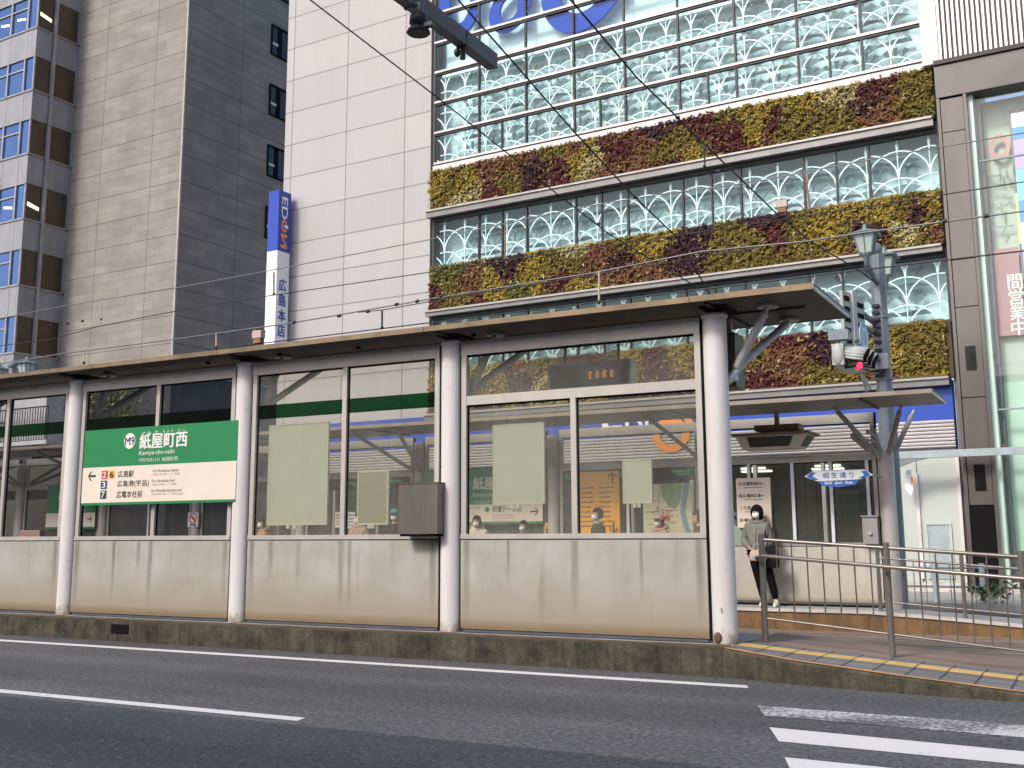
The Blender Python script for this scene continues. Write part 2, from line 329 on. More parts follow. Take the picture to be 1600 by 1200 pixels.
# ---------------------------------------------------------------- geometry helpers
ROOT = {}
class MB:
    def __init__(s): s.v, s.f, s.m, s.uv, s.cur, s.sm = [], [], [], [], 0, []
    def face(s, pts, uv=None, smooth=False):
        i = len(s.v); s.v += [Vector(p) for p in pts]
        s.f.append(list(range(i, i+len(pts)))); s.m.append(s.cur); s.uv.append(uv); s.sm.append(smooth)
    def mesh(s, verts, faces, smooth=False):
        i = len(s.v); s.v += [Vector(p) for p in verts]
        for f in faces:
            s.f.append([i+k for k in f]); s.m.append(s.cur); s.uv.append(None); s.sm.append(smooth)
    def box(s, a, b):
        s.fbox(Frame((0, 0, 0), (1, 0, 0), (0, -1, 0)), a[0], b[0], a[2], b[2], -b[1], -a[1])
    def fbox(s, fr, u0, u1, z0, z1, d0, d1, vnorm=None):
        if u0 > u1: u0, u1 = u1, u0
        if z0 > z1: z0, z1 = z1, z0
        if d0 > d1: d0, d1 = d1, d0
        P = fr.pt
        def vv(z): return (z if vnorm is None else (z-vnorm[0])/(vnorm[1]-vnorm[0]))*(1/S if vnorm else 1)
        def q(a, b, c, d, ua, ub, za, zb): s.face([a, b, c, d], [(ua*S, vv(za)*S), (ub*S, vv(za)*S), (ub*S, vv(zb)*S), (ua*S, vv(zb)*S)])
        q(P(u0, z0, d1), P(u1, z0, d1), P(u1, z1, d1), P(u0, z1, d1), u0, u1, z0, z1)
        q(P(u1, z0, d0), P(u0, z0, d0), P(u0, z1, d0), P(u1, z1, d0), u1, u0, z0, z1)
        q(P(u0, z0, d0), P(u0, z0, d1), P(u0, z1, d1), P(u0, z1, d0), d0, d1, z0, z1)
        q(P(u1, z0, d1), P(u1, z0, d0), P(u1, z1, d0), P(u1, z1, d1), d1, d0, z0, z1)
        q(P(u0, z1, d1), P(u1, z1, d1), P(u1, z1, d0), P(u0, z1, d0), u0, u1, d0, d1)
        q(P(u0, z0, d0), P(u1, z0, d0), P(u1, z0, d1), P(u0, z0, d1), u0, u1, d0, d1)
    def pane(s, fr, u0, u1, z0, z1, d=0):
        s.face([fr.pt(u0, z0, d), fr.pt(u1, z0, d), fr.pt(u1, z1, d), fr.pt(u0, z1, d)], [(u0*S, z0*S), (u1*S, z0*S), (u1*S, z1*S), (u0*S, z1*S)])
    def prism(s, fr, poly, d0, d1):
        """polygon [(u,z)..] in the frame, extruded from d0 to d1 (d1 outward)"""
        n = len(poly)
        a = sum(poly[i][0]*poly[(i+1) % n][1]-poly[(i+1) % n][0]*poly[i][1] for i in range(n))
        if a < 0: poly = poly[::-1]
        A = [fr.pt(u, z, d1) for u, z in poly]; B = [fr.pt(u, z, d0) for u, z in poly]
        s.face(A); s.face(B[::-1])
        for i in range(n):
            j = (i+1) % n; s.face([B[i], B[j], A[j], A[i]])
    def tube(s, pts, r, n=8, cap=True, smooth=True):
        pts = [Vector(p) for p in pts]; k = len(pts); rs = r if isinstance(r, (list, tuple)) else [r]*k
        vs, fs = [], []; ref = None
        for i, p in enumerate(pts):
            t = (pts[min(i+1, k-1)]-pts[max(i-1, 0)]).normalized()
            if ref is None:
                ref = t.orthogonal().normalized() if abs(t.z) < .99 else Vector((1, 0, 0))
            a = (ref-t*ref.dot(t)).normalized(); ref = a; b = t.cross(a)
            for j in range(n):
                w = 2*math.pi*(j+.5)/n; vs.append(p+(a*math.cos(w)+b*math.sin(w))*rs[i])
        for i in range(k-1):
            for j in range(n):
                j2 = (j+1) % n; fs.append([i*n+j, i*n+j2, (i+1)*n+j2, (i+1)*n+j])
        s.mesh(vs, fs, smooth)
        if cap: s.face([vs[j] for j in range(n)][::-1]); s.face([vs[(k-1)*n+j] for j in range(n)])
    def lathe(s, c, prof, n=24, smooth=True):
        c = Vector(c); vs, fs = [], []
        for r, z in prof:
            for j in range(n):
                w = 2*math.pi*j/n; vs.append(c+Vector((r*math.cos(w), r*math.sin(w), z)))
        for i in range(len(prof)-1):
            for j in range(n):
                j2 = (j+1) % n; fs.append([i*n+j, i*n+j2, (i+1)*n+j2, (i+1)*n+j])
        s.mesh(vs, fs, smooth)
        s.face([vs[j] for j in range(n)][::-1]); s.face([vs[(len(prof)-1)*n+j] for j in range(n)])
    def ell(s, c, r, n=12, k=8, keep=None, smooth=True):
        c = Vector(c); vs, fs = [], []
        for i in range(k+1):
            th = math.pi*i/k
            for j in range(n):
                w = 2*math.pi*j/n
                vs.append(c+Vector((r[0]*math.sin(th)*math.cos(w), r[1]*math.sin(th)*math.sin(w), r[2]*math.cos(th))))
        for i in range(k):
            for j in range(n):
                j2 = (j+1) % n; f = [i*n+j, (i+1)*n+j, (i+1)*n+j2, i*n+j2]
                if keep is None or keep(sum((vs[q] for q in f), Vector())/4): fs.append(f)
        s.mesh(vs, fs, smooth)
    def build(s, name, mats, parent=None, bev=0, local=False):
        me = bpy.data.meshes.new(name)
        off = Vector((0, 0, 0))
        if parent is not None and not local:
            off = ROOT.get(parent.name, Vector((0, 0, 0)))
        me.from_pydata([(p-off)*S for p in s.v], [], s.f)
        if isinstance(mats, str): mats = [mats]
        for m in mats: me.materials.append(MATS[m])
        me.polygons.foreach_set('material_index', s.m); me.polygons.foreach_set('use_smooth', s.sm)
        if any(u for u in s.uv):
            l = me.uv_layers.new(name='UVMap'); k = 0
            for f, u in zip(s.f, s.uv):
                for q in range(len(f)):
                    if u: l.data[k].uv = u[q]
                    k += 1
        me.update()
        o = bpy.data.objects.new(name, me); COL.objects.link(o)
        if parent is not None:
            o.parent = parent; ROOT[o.name] = ROOT.get(parent.name, Vector((0, 0, 0)))
        else: ROOT[o.name] = Vector((0, 0, 0))
        if bev:
            b = o.modifiers.new('bevel', 'BEVEL'); b.width = bev; b.segments = 2; b.limit_method = 'ANGLE'
        return o

def tag(o, label, cat, group=None, kind=None):
    if label: o['label'] = label
    if cat: o['category'] = cat
    if group: o['group'] = group
    if kind: o['kind'] = kind
    return o
def thing(name, label, cat, loc=(0, 0, 0), group=None, rz=0):
    o = bpy.data.objects.new(name, None); COL.objects.link(o); o.empty_display_size = .2
    o.location = Vector(loc)*S; o.rotation_euler = (0, 0, rz); ROOT[o.name] = Vector(loc)
    return tag(o, label, cat, group)
def struct(mb, name, mats, **k):
    o = mb.build(name, mats, **k); o['kind'] = 'structure'; return o
def one(mb, name, mats, label, cat, group=None, **k):
    return tag(mb.build(name, mats, **k), label, cat, group)

_tc = {}
def text_mesh(body, bold=0):
    if (body, bold) in _tc: return _tc[(body, bold)]
    c = bpy.data.curves.new('lettering', 'FONT'); c.body = body; c.offset = bold; c.resolution_u = 3
    o = bpy.data.objects.new('lettering', c); COL.objects.link(o)
    dg = bpy.context.evaluated_depsgraph_get(); dg.update()
    me = bpy.data.meshes.new_from_object(o.evaluated_get(dg))
    vs = [v.co.copy() for v in me.vertices]; fs = [list(p.vertices) for p in me.polygons]
    bpy.data.objects.remove(o); bpy.data.curves.remove(c); bpy.data.meshes.remove(me)
    _tc[(body, bold)] = (vs, fs); return vs, fs
def txt_uz(mb, body, fr, u0, u1, z0, z1, d, bold=0, rot=False):
    """writing fitted to a rectangle; heavier weights are built from copies a hair apart"""
    if bold:
        n = max(1, len(body)); k = bold*1.1*(((z1-z0) if rot else (u1-u0))/n); k2 = bold*.6*((u1-u0) if rot else (z1-z0))
        for i, (a, b) in enumerate(((-k, 0), (k, 0), (0, -k2), (0, k2))):
            if rot: txt_uz(mb, body, fr, u0+b, u1+b, z0+a, z1+a, d+i*.0005, 0, True)
            else: txt_uz(mb, body, fr, u0+a, u1+a, z0+b, z1+b, d+i*.0005, 0)
        return
    vs, fs = text_mesh(body, bold)
    xs = [v.x for v in vs]; ys = [v.y for v in vs]; x0, x1, y0, y1 = min(xs), max(xs), min(ys), max(ys)
    out = []
    for v in vs:
        a = (v.x-x0)/(x1-x0+1e-9); b = (v.y-y0)/(y1-y0+1e-9)
        if rot: out.append(fr.pt(u0+(u1-u0)*b, z1+(z0-z1)*a, d))   # reading downwards
        else: out.append(fr.pt(u0+(u1-u0)*a, z0+(z1-z0)*b, d))
    mb.mesh(out, fs)
def txt(mb, body, fr, xl, yl, xr, yr, h, d, bold=0):
    """fit a line of writing between two points (middle of its left and right ends), h pixels tall at the photo's scale"""
    ul, zl = fr.px(xl, yl, d); ur, zr = fr.px(xr, yr, d)
    zc = (zl+zr)/2; xm, ym = (xl+xr)/2, (yl+yr)/2
    hh = abs(fr.Z(xm, ym-h/2, d)-fr.Z(xm, ym+h/2, d))/2
    txt_uz(mb, body, fr, ul, ur, zc-hh, zc+hh, d, bold)
def rect_px(fr, x0, y0, x1, y1, d=0):
    """u range and z range of a slanting picture rectangle: (x0,y0) top left, (x1,y1) bottom right"""
    u0, z1 = fr.px(x0, y0, d); u1, z0 = fr.px(x1, y1, d); return u0, u1, z0, z1
def arrow(mb, fr, u, z, s, d, ang):
    ca, sa = math.cos(ang), math.sin(ang)
    def T(p): return (u+s*(p[0]*ca-p[1]*sa), z+s*(p[0]*sa+p[1]*ca))
    for poly in ([(-.5, -.09), (.3, -.09), (.3, .09), (-.5, .09)], [(.5, 0), (.36, 0), (-.02, .42), (.16, .42)], [(.5, 0), (.16, -.42), (-.02, -.42), (.36, 0)]):
        pts = [fr.pt(*T(p), d) for p in poly]; mb.face(pts)
def disc(mb, fr, u, z, ru, rz, d, n=28, r0=0):
    if r0 == 0: mb.face([fr.pt(u+ru*math.cos(2*math.pi*i/n), z+rz*math.sin(2*math.pi*i/n), d) for i in range(n)])
    else:
        for i in range(n):
            a, b = 2*math.pi*i/n, 2*math.pi*(i+1)/n
            P = lambda t, k: fr.pt(u+ru*k*math.cos(t), z+rz*k*math.sin(t), d)
            mb.face([P(a, r0), P(a, 1), P(b, 1), P(b, r0)])
def skin_mesh(chains, levels=1):
    """chains: list of (points, radii, root index, parent link) joined trees -> smooth mesh (verts, faces)"""
    vs, es, rs, roots = [], [], [], []
    idx = {}
    for ch in chains:
        prev = None
        for nm, p, r in ch:
            if nm in idx: i = idx[nm]
            else:
                i = len(vs); vs.append(p); rs.append(r); idx[nm] = i
                if nm.startswith('root'): roots.append(i)
            if prev is not None: es.append((prev, i))
            prev = i
    me = bpy.data.meshes.new('skin'); me.from_pydata(vs, es, [])
    o = bpy.data.objects.new('skin', me); COL.objects.link(o)
    o.modifiers.new('s', 'SKIN'); sub = o.modifiers.new('ss', 'SUBSURF'); sub.levels = levels; sub.render_levels = levels
    sv = me.skin_vertices[0].data
    for i, r in enumerate(rs): sv[i].radius = (r, r) if not isinstance(r, tuple) else r; sv[i].use_root = i in roots
    dg = bpy.context.evaluated_depsgraph_get(); dg.update()
    m2 = bpy.data.meshes.new_from_object(o.evaluated_get(dg))
    out = [v.co.copy() for v in m2.vertices], [list(p.vertices) for p in m2.polygons]
    bpy.data.objects.remove(o); bpy.data.meshes.remove(me); bpy.data.meshes.remove(m2)
    return out
# ---------------------------------------------------------------- frames
FN = Frame((0, 11.73, 0), (1, 0, 0), (0, -1, 0))     # near shelter wall
FF = Frame((0, 21.2, 0), (1, 0, 0), (0, -1, 0))      # far shelter wall
UB = Vector((math.cos(DEL), math.sin(DEL), 0)); NB = Vector((math.sin(DEL), -math.cos(DEL), 0))
FB = Frame(-NB*30.0, UB, NB)                          # department store front
FT = Frame(-NB*31.8, UB, NB)                          # tiled tower front
FO = Frame(-NB*29.5, UB, NB)                          # office block front
ZP, ZF = .28, .10
# ---------------------------------------------------------------- ground
def sheet(name, mat, pts, label=None):
    m = MB(); m.face(pts); return struct(m, name, mat)
sheet('ground', 'ground_grey', [(-400, -400, -.6), (400, -400, -.6), (400, 400, -.6), (-400, 400, -.6)])
sheet('road', 'asphalt', [(-90, -9, 0), (60, -9, 0), (60, 11.3, 0), (-90, 11.3, 0)])
sheet('crossing_road', 'asphalt', [(.75, 11.3, -.001), (60, 11.3, -.001), (60, 25.0, -.16), (.75, 25.0, -.16)])
sheet('track_bed', 'brown_paving', [(-90, 13.1, -.01), (.75, 13.1, -.01), (.75, 20.3, -.27), (-90, 20.3, -.27)])
sheet('far_road', 'asphalt', [(-90, 21.3, -.14), (.75, 21.3, -.14), (.75, 25.2, -.17), (-90, 25.2, -.17)])
m = MB(); m.box((-90, -14, -.3), (60, -9, .15)); struct(m, 'near_pavement', 'pavement_grey')
m = MB(); m.box((-90, 25.2, -.4), (60, 60, -.02)); struct(m, 'far_pavement', 'pavement_grey')
m = MB(); m.box((-90, 25.02, -.4), (60, 25.2, -.012)); struct(m, 'far_kerb', 'concrete', bev=.02)
for Y in (14.35, 15.75, 16.9, 18.3):
    z = -.01-(Y-13.1)*.0361
    m = MB(); m.box((-90, Y-.035, z-.05), (6, Y+.035, z+.012)); struct(m, 'tram_rail', 'steel_track')
# painted lines
def mark(name, pts, mat='road_paint', z=.004):
    m = MB(); m.face([(p[0], p[1], z) for p in pts]); return struct(m, name, mat)
mark('edge_line', [(-60, 10.30), (-3.15, 10.44), (-3.22, 10.62), (-60, 10.50)])
p = [onZ(*q, 0) for q in ((465, 1127), (482, 1121))]
mark('lane_line', [(-40, 6.86), (p[0].x, 7.03), (p[1].x, 7.18), (-40, 7.02)])
cw = [(((1183, 1103), (1195, 1119), (1600, 1153), (1600, 1134)), 'worn_paint'), (((1202, 1137), (1217, 1159), (1600, 1196), (1600, 1175)), 'road_paint'), (((1226, 1184), (1236, 1206), (1600, 1248), (1600, 1222)), 'road_paint')]
for q, mt in cw:
    a, b, c, d = [onZ(*t, 0) for t in q]
    e1, e2 = c+(c-b).normalized()*3.2, d+(d-a).normalized()*3.2
    mark('crosswalk_stripe', [a, b, e1, e2], mt)
for k in range(2):
    yy = 6.2-k*1.05
    mark('crosswalk_stripe', [(-1.65+.2*k, yy, 0), (-1.5+.2*k, yy-.5, 0), (3.2, yy-.5, 0), (3.2, yy, 0)])
# near platform, kerb, ramp
m = MB(); m.box((-90, 11.36, -.3), (-3.62, 13.3, ZP-.004)); struct(m, 'near_platform', 'concrete')
m = MB()
x = -60.0
while x < -3.7:
    x2 = min(x+1.19, -3.62)
    # drain opening in the kerb near the second column
    m.box((x, 11.14, -.3), (x2-.004, 11.36, ZP)); x += 1.19
struct(m, 'kerb', 'mossy_kerb', bev=.022)
ub = onY(186, 997, 11.13)
m = MB(); m.box((ub.x-.17, 11.125, .115), (ub.x+.17, 11.15, .235)); struct(m, 'kerb_drain', 'dark_seal')
m = MB(); m.box((-60, 11.40, ZP-.003), (-3.62, 11.43, ZP+.012)); struct(m, 'kerb_rail', 'rust_edge')
RX = [-3.62, -2.83, -1.85, -.79, .2, .75]; RY = [11.14, 10.9, 10.72, 10.64, 10.6, 10.6]; RZ = [.28, .215, .15, .075, .02, .006]
def interp(x, A):
    for i in range(len(RX)-1):
        if x <= RX[i+1]: t = (x-RX[i])/(RX[i+1]-RX[i]); return A[i]+(A[i+1]-A[i])*t
    return A[-1]
def strip(mb, y0, y1, dz=0, xs=None):
    """band of the ramp between two offsets; y values are functions of x"""
    xs = xs or [RX[0]+i*(RX[-1]-RX[0])/24 for i in range(25)]
    for a, b in zip(xs, xs[1:]):
        mb.face([(a, y0(a), interp(a, RZ)+dz), (b, y0(b), interp(b, RZ)+dz), (b, y1(b), interp(b, RZ)+dz), (a, y1(a), interp(a, RZ)+dz)])
fy = lambda o: (lambda x: interp(x, RY)+o)
ty = lambda o: (lambda x: 11.70-.02*(x+3.6)+o)
m = MB()
xs = [RX[0]+i*(RX[-1]-RX[0])/24 for i in range(25)]
for a, b in zip(xs, xs[1:]):
    f = fy(0); g = fy(.02)
    m.face([(a, f(a), -.3), (b, f(b), -.3), (b, f(b), interp(b, RZ)-.02), (a, f(a), interp(a, RZ)-.02)])
    m.face([(a, f(a), interp(a, RZ)-.02), (b, f(b), interp(b, RZ)-.02), (b, g(b), interp(b, RZ)), (a, g(a), interp(a, RZ))])
strip(m, fy(.02), fy(.13)); struct(m, 'ramp_kerb', 'mossy_kerb')
m = MB(); strip(m, fy(.045), fy(.135), .006); struct(m, 'ramp_lip', 'kerb_lip')
m = MB(); strip(m, fy(.13), lambda x: 12.12, .0); o = struct(m, 'ramp_blocks', 'pavement_block')
m = MB()
n = 15
for i in range(n):
    a = -3.6+i*.3; b = a+.285
    strip(m, ty(-.15), ty(.15), .004, [a, b])
struct(m, 'tactile_paving', 'ochre_tactile')
m = MB(); strip(m, lambda x: 12.12, lambda x: 13.3, -.001); struct(m, 'ramp', 'brown_paving')
m = MB()
for a, b in zip(xs, xs[1:]): m.face([(a, 13.3, -.3), (b, 13.3, -.3), (b, 13.3, interp(b, RZ)), (a, 13.3, interp(a, RZ))])
struct(m, 'ramp_back_kerb', 'concrete')
# far platform (falls into a ramp on the right)
FX = [-60, -3.9, -2.6, -1.3, .4, .75]; FZ = [.1, .1, .03, -.06, -.17, -.2]
m = MB(); mt = MB(); me_ = MB()
for i in range(5):
    a, b, za, zb = FX[i], FX[i+1], FZ[i], FZ[i+1]
    k = 34 if i == 0 else 1
    for j in range(k):
        p0, p1 = a+(b-a)*j/k, a+(b-a)*(j+1)/k; q0, q1 = za+(zb-za)*j/k, za+(zb-za)*(j+1)/k
        m.face([(p0, 20.25, -.4), (p1-.006, 20.25, -.4), (p1-.006, 20.25, q1-.05), (p0, 20.25, q0-.05)])
        me_.face([(p0, 20.22, q0-.05), (p1, 20.22, q1-.05), (p1, 20.22, q1), (p0, 20.22, q0)])
        me_.face([(p0, 20.22, q0-.05), (p0, 20.25, q0-.05), (p1, 20.25, q1-.05), (p1, 20.22, q1-.05)])
        me_.face([(p0, 20.22, q0), (p1, 20.22, q1), (p1, 20.37, q1), (p0, 20.37, q0)])
        mt.face([(p0, 20.37, q0), (p1, 20.37, q1), (p1, 21.5, q1), (p0, 21.5, q0)])
        mt.face([(p0, 21.5, q0), (p1, 21.5, q1), (p1, 21.5, -.4), (p0, 21.5, -.4)])
struct(m, 'far_platform_face', 'tan_stone'); struct(me_, 'far_platform_edge', 'pale_stone'); struct(mt, 'far_platform', 'concrete')

# ---------------------------------------------------------------- near tram shelter
ROOFU, ROOFT = 3.965, 4.03
near = thing('tram_shelter', 'roadside tram shelter with white columns and steel panels, carrying the large green station sign', 'tram shelter', (-9, 11.73, ZP))
NC = [-21.2, -17.72, -14.22, -10.72, -7.26, -3.77]
CR = .135
def column(root, x, y, z0, z1, r, mat, collar=True):
    m = MB(); m.lathe((x, y, 0), [(r, z0), (r, z1)], 28); c = m.build('column', mat, root)
    if collar:
        m = MB(); m.lathe((x, y, 0), [(r*1.0, z1+.002), (r*1.1, z1+.002), (r*1.12, z1+.02), (r*1.1, z1+.045), (r*1.0, z1+.045)], 28); m.build('collar', mat, c)
        m = MB(); m.box((x-.05, y-.08, z1+.047), (x+.12, y+.10, z1+.12)); m.build('bracket', 'black_metal', c)
    return c
for i, x in enumerate(NC):
    c = column(near, x, 11.73, ZP, 3.86, CR, 'column_white')
    if i > 0:
        m = MB()
        lo = Vector((x+.15, 11.93, 3.27))
        for top in (Vector((x+.60, 11.80, ROOFU-.03)), Vector((x+.60, 12.72, ROOFU-.03))):
            br = MB(); d = (top-lo).normalized()
            br.tube([lo+d*.05, top-d*.07], .047, 14); b = br.build('brace', 'brace_grey', near)
            ends = MB(); ends.tube([lo-d*.02, lo+d*.08], .03, 8); ends.build('brace_joint', 'far_frame_steel', b)
            ends = MB(); ends.tube([top-d*.10, top+Vector((0, 0, .02))], .028, 8)
            ends.lathe((top.x, top.y, ROOFU-.028), [(.12, 0), (.12, .026)], 20); ends.build('brace_joint', 'far_frame_steel', b)
        m = MB(); m.box((x+.06, 11.86, 3.16), (x+.18, 11.98, 3.24)); m.tube([(x+.1, 11.8, 3.12), (x+.19, 11.95, 3.3)], .04, 8); m.build('brace_foot', 'brace_grey', near)
# worn access hole near the foot of the end column, taped notice on it
m = MB(); F3 = Frame((NC[-1], 11.73, 0), (1, 0, 0), (0, -1, 0))
m.ell((NC[-1]-.04, 11.73-.125, .345), (.05, .03, .062), 16, 10); m.build('weathered_cap', 'rust_edge', near)
m = MB(); n = 8
for i in range(n):
    t0, t1 = R(-62+i*6), R(-62+(i+1)*6); r_ = CR+.002
    m.face([(NC[-1]+r_*math.cos(t0), 11.73+r_*math.sin(t0), 1.26), (NC[-1]+r_*math.cos(t1), 11.73+r_*math.sin(t1), 1.26), (NC[-1]+r_*math.cos(t1), 11.73+r_*math.sin(t1), 1.33+.01*math.sin(i*2)), (NC[-1]+r_*math.cos(t0), 11.73+r_*math.sin(t0), 1.33+.01*math.sin(i*2-2))])
m.build('paper_label', 'fascia_white', near)
Z0P, Z1P, ZS0, ZS1, ZB0, ZB1 = .325, 1.388, 1.402, 1.462, 3.705, 3.885
def bay(root, fr, xl, xr, mulls, rail=None, film=None, fmat='frame_steel', pmat='panel_steel', gmat='shelter_glass', dz=0, gap=.03, filmmat='green_film', mmat=None):
    a, b = xl+CR+gap, xr-CR-gap
    P = .07
    m = MB()
    m.fbox(fr, a, a+P, ZS1+dz, ZB0+dz, -.04, .04); m.fbox(fr, b-P, b, ZS1+dz, ZB0+dz, -.04, .04)
    m.fbox(fr, a, b, ZB0+dz, ZB1+dz, -.05, .05); m.fbox(fr, a, b, ZS0+dz, ZS1+dz, -.045, .055)
    if rail: m.fbox(fr, a+P, b-P, rail[0]+dz, rail[1]+dz, -.035, .035)
    if not mmat:
        for u in mulls: m.fbox(fr, u-.035, u+.035, ZS1+dz, (rail[0] if rail else ZB0)+dz, -.034, .036)
    f = m.build('window_frame', fmat, root, bev=.004)
    if mmat:
        for u in mulls:
            m = MB(); m.fbox(fr, u-.03, u+.03, ZS1+dz, (rail[0] if rail else ZB0)+dz, -.034, .036); m.build('mullion', mmat, f)
    m = MB(); m.fbox(fr, a-.03, a, Z0P-.02+dz, ZB1+dz, -.03, .02); m.fbox(fr, b, b+.03, Z0P-.02+dz, ZB1+dz, -.03, .02); m.fbox(fr, a, b, Z1P+dz, ZS0+dz, -.03, .035)
    m.build('seal', 'dark_seal', f)
    edges = [a+P]+sum([[u-.035, u+.035] for u in mulls], [])+[b-P]
    ztop = rail[0] if rail else ZB0
    for k in range(0, len(edges), 2):
        m = MB(); m.pane(fr, edges[k], edges[k+1], ZS1+dz, ztop+dz, -.012); g = m.build('glass_pane', gmat, root)
        if film:
            m = MB(); m.pane(fr, edges[k], edges[k+1], film[0]+dz, film[1]+dz, -.008); m.build('green_stripe', filmmat, g)
        m = MB()
        m.fbox(fr, edges[k], edges[k]+.012, ZS1+dz, ztop+dz, -.03, .0); m.fbox(fr, edges[k], edges[k+1], ztop-.018+dz, ztop+dz, -.03, .0); m.build('gasket', 'dark_seal', g)
    if rail:
        m = MB(); m.pane(fr, a+P, b-P, rail[1]+dz, ZB0+dz, -.012); g = m.build('glass_pane', gmat, root)
        m = MB(); m.fbox(fr, a+P, b-P, ZB0-.02+dz, ZB0+dz, -.03, 0); m.build('gasket', 'dark_seal', g)
    m = MB(); m.fbox(fr, a, b, Z0P+dz+(0 if root is near else .04), Z1P+dz, -.05, .045, vnorm=(Z0P+dz, Z1P+dz)); wp = m.build('wall_panel', pmat, root, bev=.004)
    if root is near:
        for u, w_, h_ in [(u, .16, .95) for u in mulls]+[(a+.05, .22, 1.05), (b-.06, .2, .95)]+[(rnd.uniform(a+.3, b-.3), rnd.uniform(.06, .16), rnd.uniform(.4, .95)) for _ in range(2)]:
            u0_, u1_ = max(a+.005, u-w_/2), min(b-.005, u+w_/2); z1_ = Z1P+dz-.004
            st = MB(); st.face([fr.pt(u0_, z1_-h_, .0475), fr.pt(u1_, z1_-h_, .0475), fr.pt(u1_, z1_, .0475), fr.pt(u0_, z1_, .0475)], [(0, 0), (1, 0), (1, 1), (0, 1)]); st.build('stain', 'stain', wp)
    m = MB(); m.fbox(fr, a+.02, b-.02, ZP-.28+ZP*0+.285+dz, Z0P-.012+dz, -.05, .03); m.build('base_rail', 'base_rail_blue' if root is near else 'dark_seal', root)
FILM = (FN.Z(690, 635), FN.Z(690, 611.5))
bay(near, FN, NC[0], NC[1], [-19.4], film=FILM, gmat='tinted_glass')
bay(near, FN, NC[1], NC[2], [FN.U(10, 720)], film=FILM, gmat='tinted_glass')
bay(near, FN, NC[2], NC[3], [-12.42], film=FILM, gmat='tinted_glass')
bay(near, FN, NC[3], NC[4], [-8.94], film=FILM)
bay(near, FN, NC[4], NC[5], [-5.54], rail=(3.065, 3.18))
# roof: slab, bronze front edge in lengths, ribs under it, white end trim
X0, X1 = -23.0, -2.52
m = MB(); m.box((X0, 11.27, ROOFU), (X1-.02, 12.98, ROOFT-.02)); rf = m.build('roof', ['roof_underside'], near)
m = MB(); m.box((X0, 11.27, ROOFT-.019), (X1-.02, 12.98, ROOFT)); m.build('roof_sheet', 'roof_top', rf)
js = [X0]+[x-.12 for x in NC[1:]]+[X1]
m = MB()
for a, b in zip(js, js[1:]): m.box((a+.004, 11.24, ROOFU+.004), (b-.004, 11.268, ROOFT+.004))
m.build('roof_edge', 'bronze_edge', rf, bev=.004)
m = MB(); m.box((X1-.018, 11.27, ROOFU-.004), (X1, 12.98, ROOFU+.03)); m.build('end_trim', 'fascia_white', rf)
m = MB(); m.box((X1-.018, 11.27, ROOFU+.034), (X1-.002, 12.98, ROOFT+.004)); m.build('end_cap', 'mullion_dark', rf)
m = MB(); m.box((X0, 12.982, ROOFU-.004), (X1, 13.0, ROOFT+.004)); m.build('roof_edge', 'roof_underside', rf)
for x in NC:
    m = MB(); m.box((x+.03, 11.3, ROOFU-.03), (x+.075, 12.96, ROOFU)); m.build('roof_rib', 'black_metal', rf)
    m = MB(); m.box((x-.10, 11.5, ROOFU-.02), (x+.2, 11.95, ROOFU-.001)); m.build('roof_plate', 'dark_seal', rf)
m = MB(); m.box((X0, 12.05, ROOFU-.022), (X1-.3, 12.09, ROOFU-.0)); m.build('roof_rib', 'roof_underside', rf)
for px_, py_ in ((165, 575), (325, 560), (437, 546), (740, 516), (560, 536)):
    q = onZ(px_, py_+6, ROOFU); m = MB(); m.lathe((q.x, max(11.32, q.y), ROOFU-.03), [(.03, 0), (.035, .028)], 10); m.build('roof_bolt', 'dark_seal', rf)

# ---------------------------------------------------------------- far tram shelter
DZF = ZF-ZP
FCX = [-3.61-3.46*i for i in range(9)][::-1]
far = thing('tram_shelter', 'farther tram shelter across the tracks, with a branching end column and people waiting beneath', 'tram shelter', (-9, 21.2, ZF))
for i, x in enumerate(FCX):
    last = i == len(FCX)-1
    c = column(far, x, 21.2, ZF-.02, 2.95 if last else 3.58, .15 if last else CR, 'far_column', collar=False)
FRU = 3.74
fc = onZ(1457, 614, FRU); FY0 = fc.y; FXR = fc.x; FY1 = FY0+1.75
print('far roof', FY0, FXR)
for i in range(len(FCX)-1):
    a, b = FCX[i], FCX[i+1]
    if i == len(FCX)-2: mu = [FF.U(1172, 780), FF.U(1240, 780), FF.U(1300, 780), FF.U(1362, 780)-.05]; mu = [max(u, a+.5) for u in mu]
    else: mu = [(a+b)/2]
    bay(far, FF, a, b, mu, rail=(2.99, 3.12), film=(2.72, 2.97) if i != len(FCX)-2 else None, fmat='far_frame_steel', pmat='far_panel_steel', gmat='far_glass', dz=DZF, mmat='sign_white')
FX1, FX0 = FXR, -40.0
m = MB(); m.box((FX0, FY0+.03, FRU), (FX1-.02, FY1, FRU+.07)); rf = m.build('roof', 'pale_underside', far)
js = [FX0]+[x+.05 for x in FCX[1:]]+[FX1]
m = MB()
for a, b in zip(js, js[1:]): m.box((a+.004, FY0, FRU+.004), (b-.004, FY0+.028, FRU+.076))
m.build('roof_edge', 'far_edge', rf)
m = MB(); m.box((FX1-.018, FY0+.03, FRU-.004), (FX1, FY1, FRU+.03)); m.build('end_trim', 'fascia_white', rf)
m = MB(); m.box((FX1-.018, FY0+.03, FRU+.034), (FX1-.002, FY1, FRU+.075)); m.build('end_cap', 'mullion_dark', rf)
for x in FCX:
    m = MB(); m.box((x-.02, FY0+.05, FRU-.03), (x+.03, FY1-.02, FRU)); m.build('roof_rib', 'black_metal', rf)
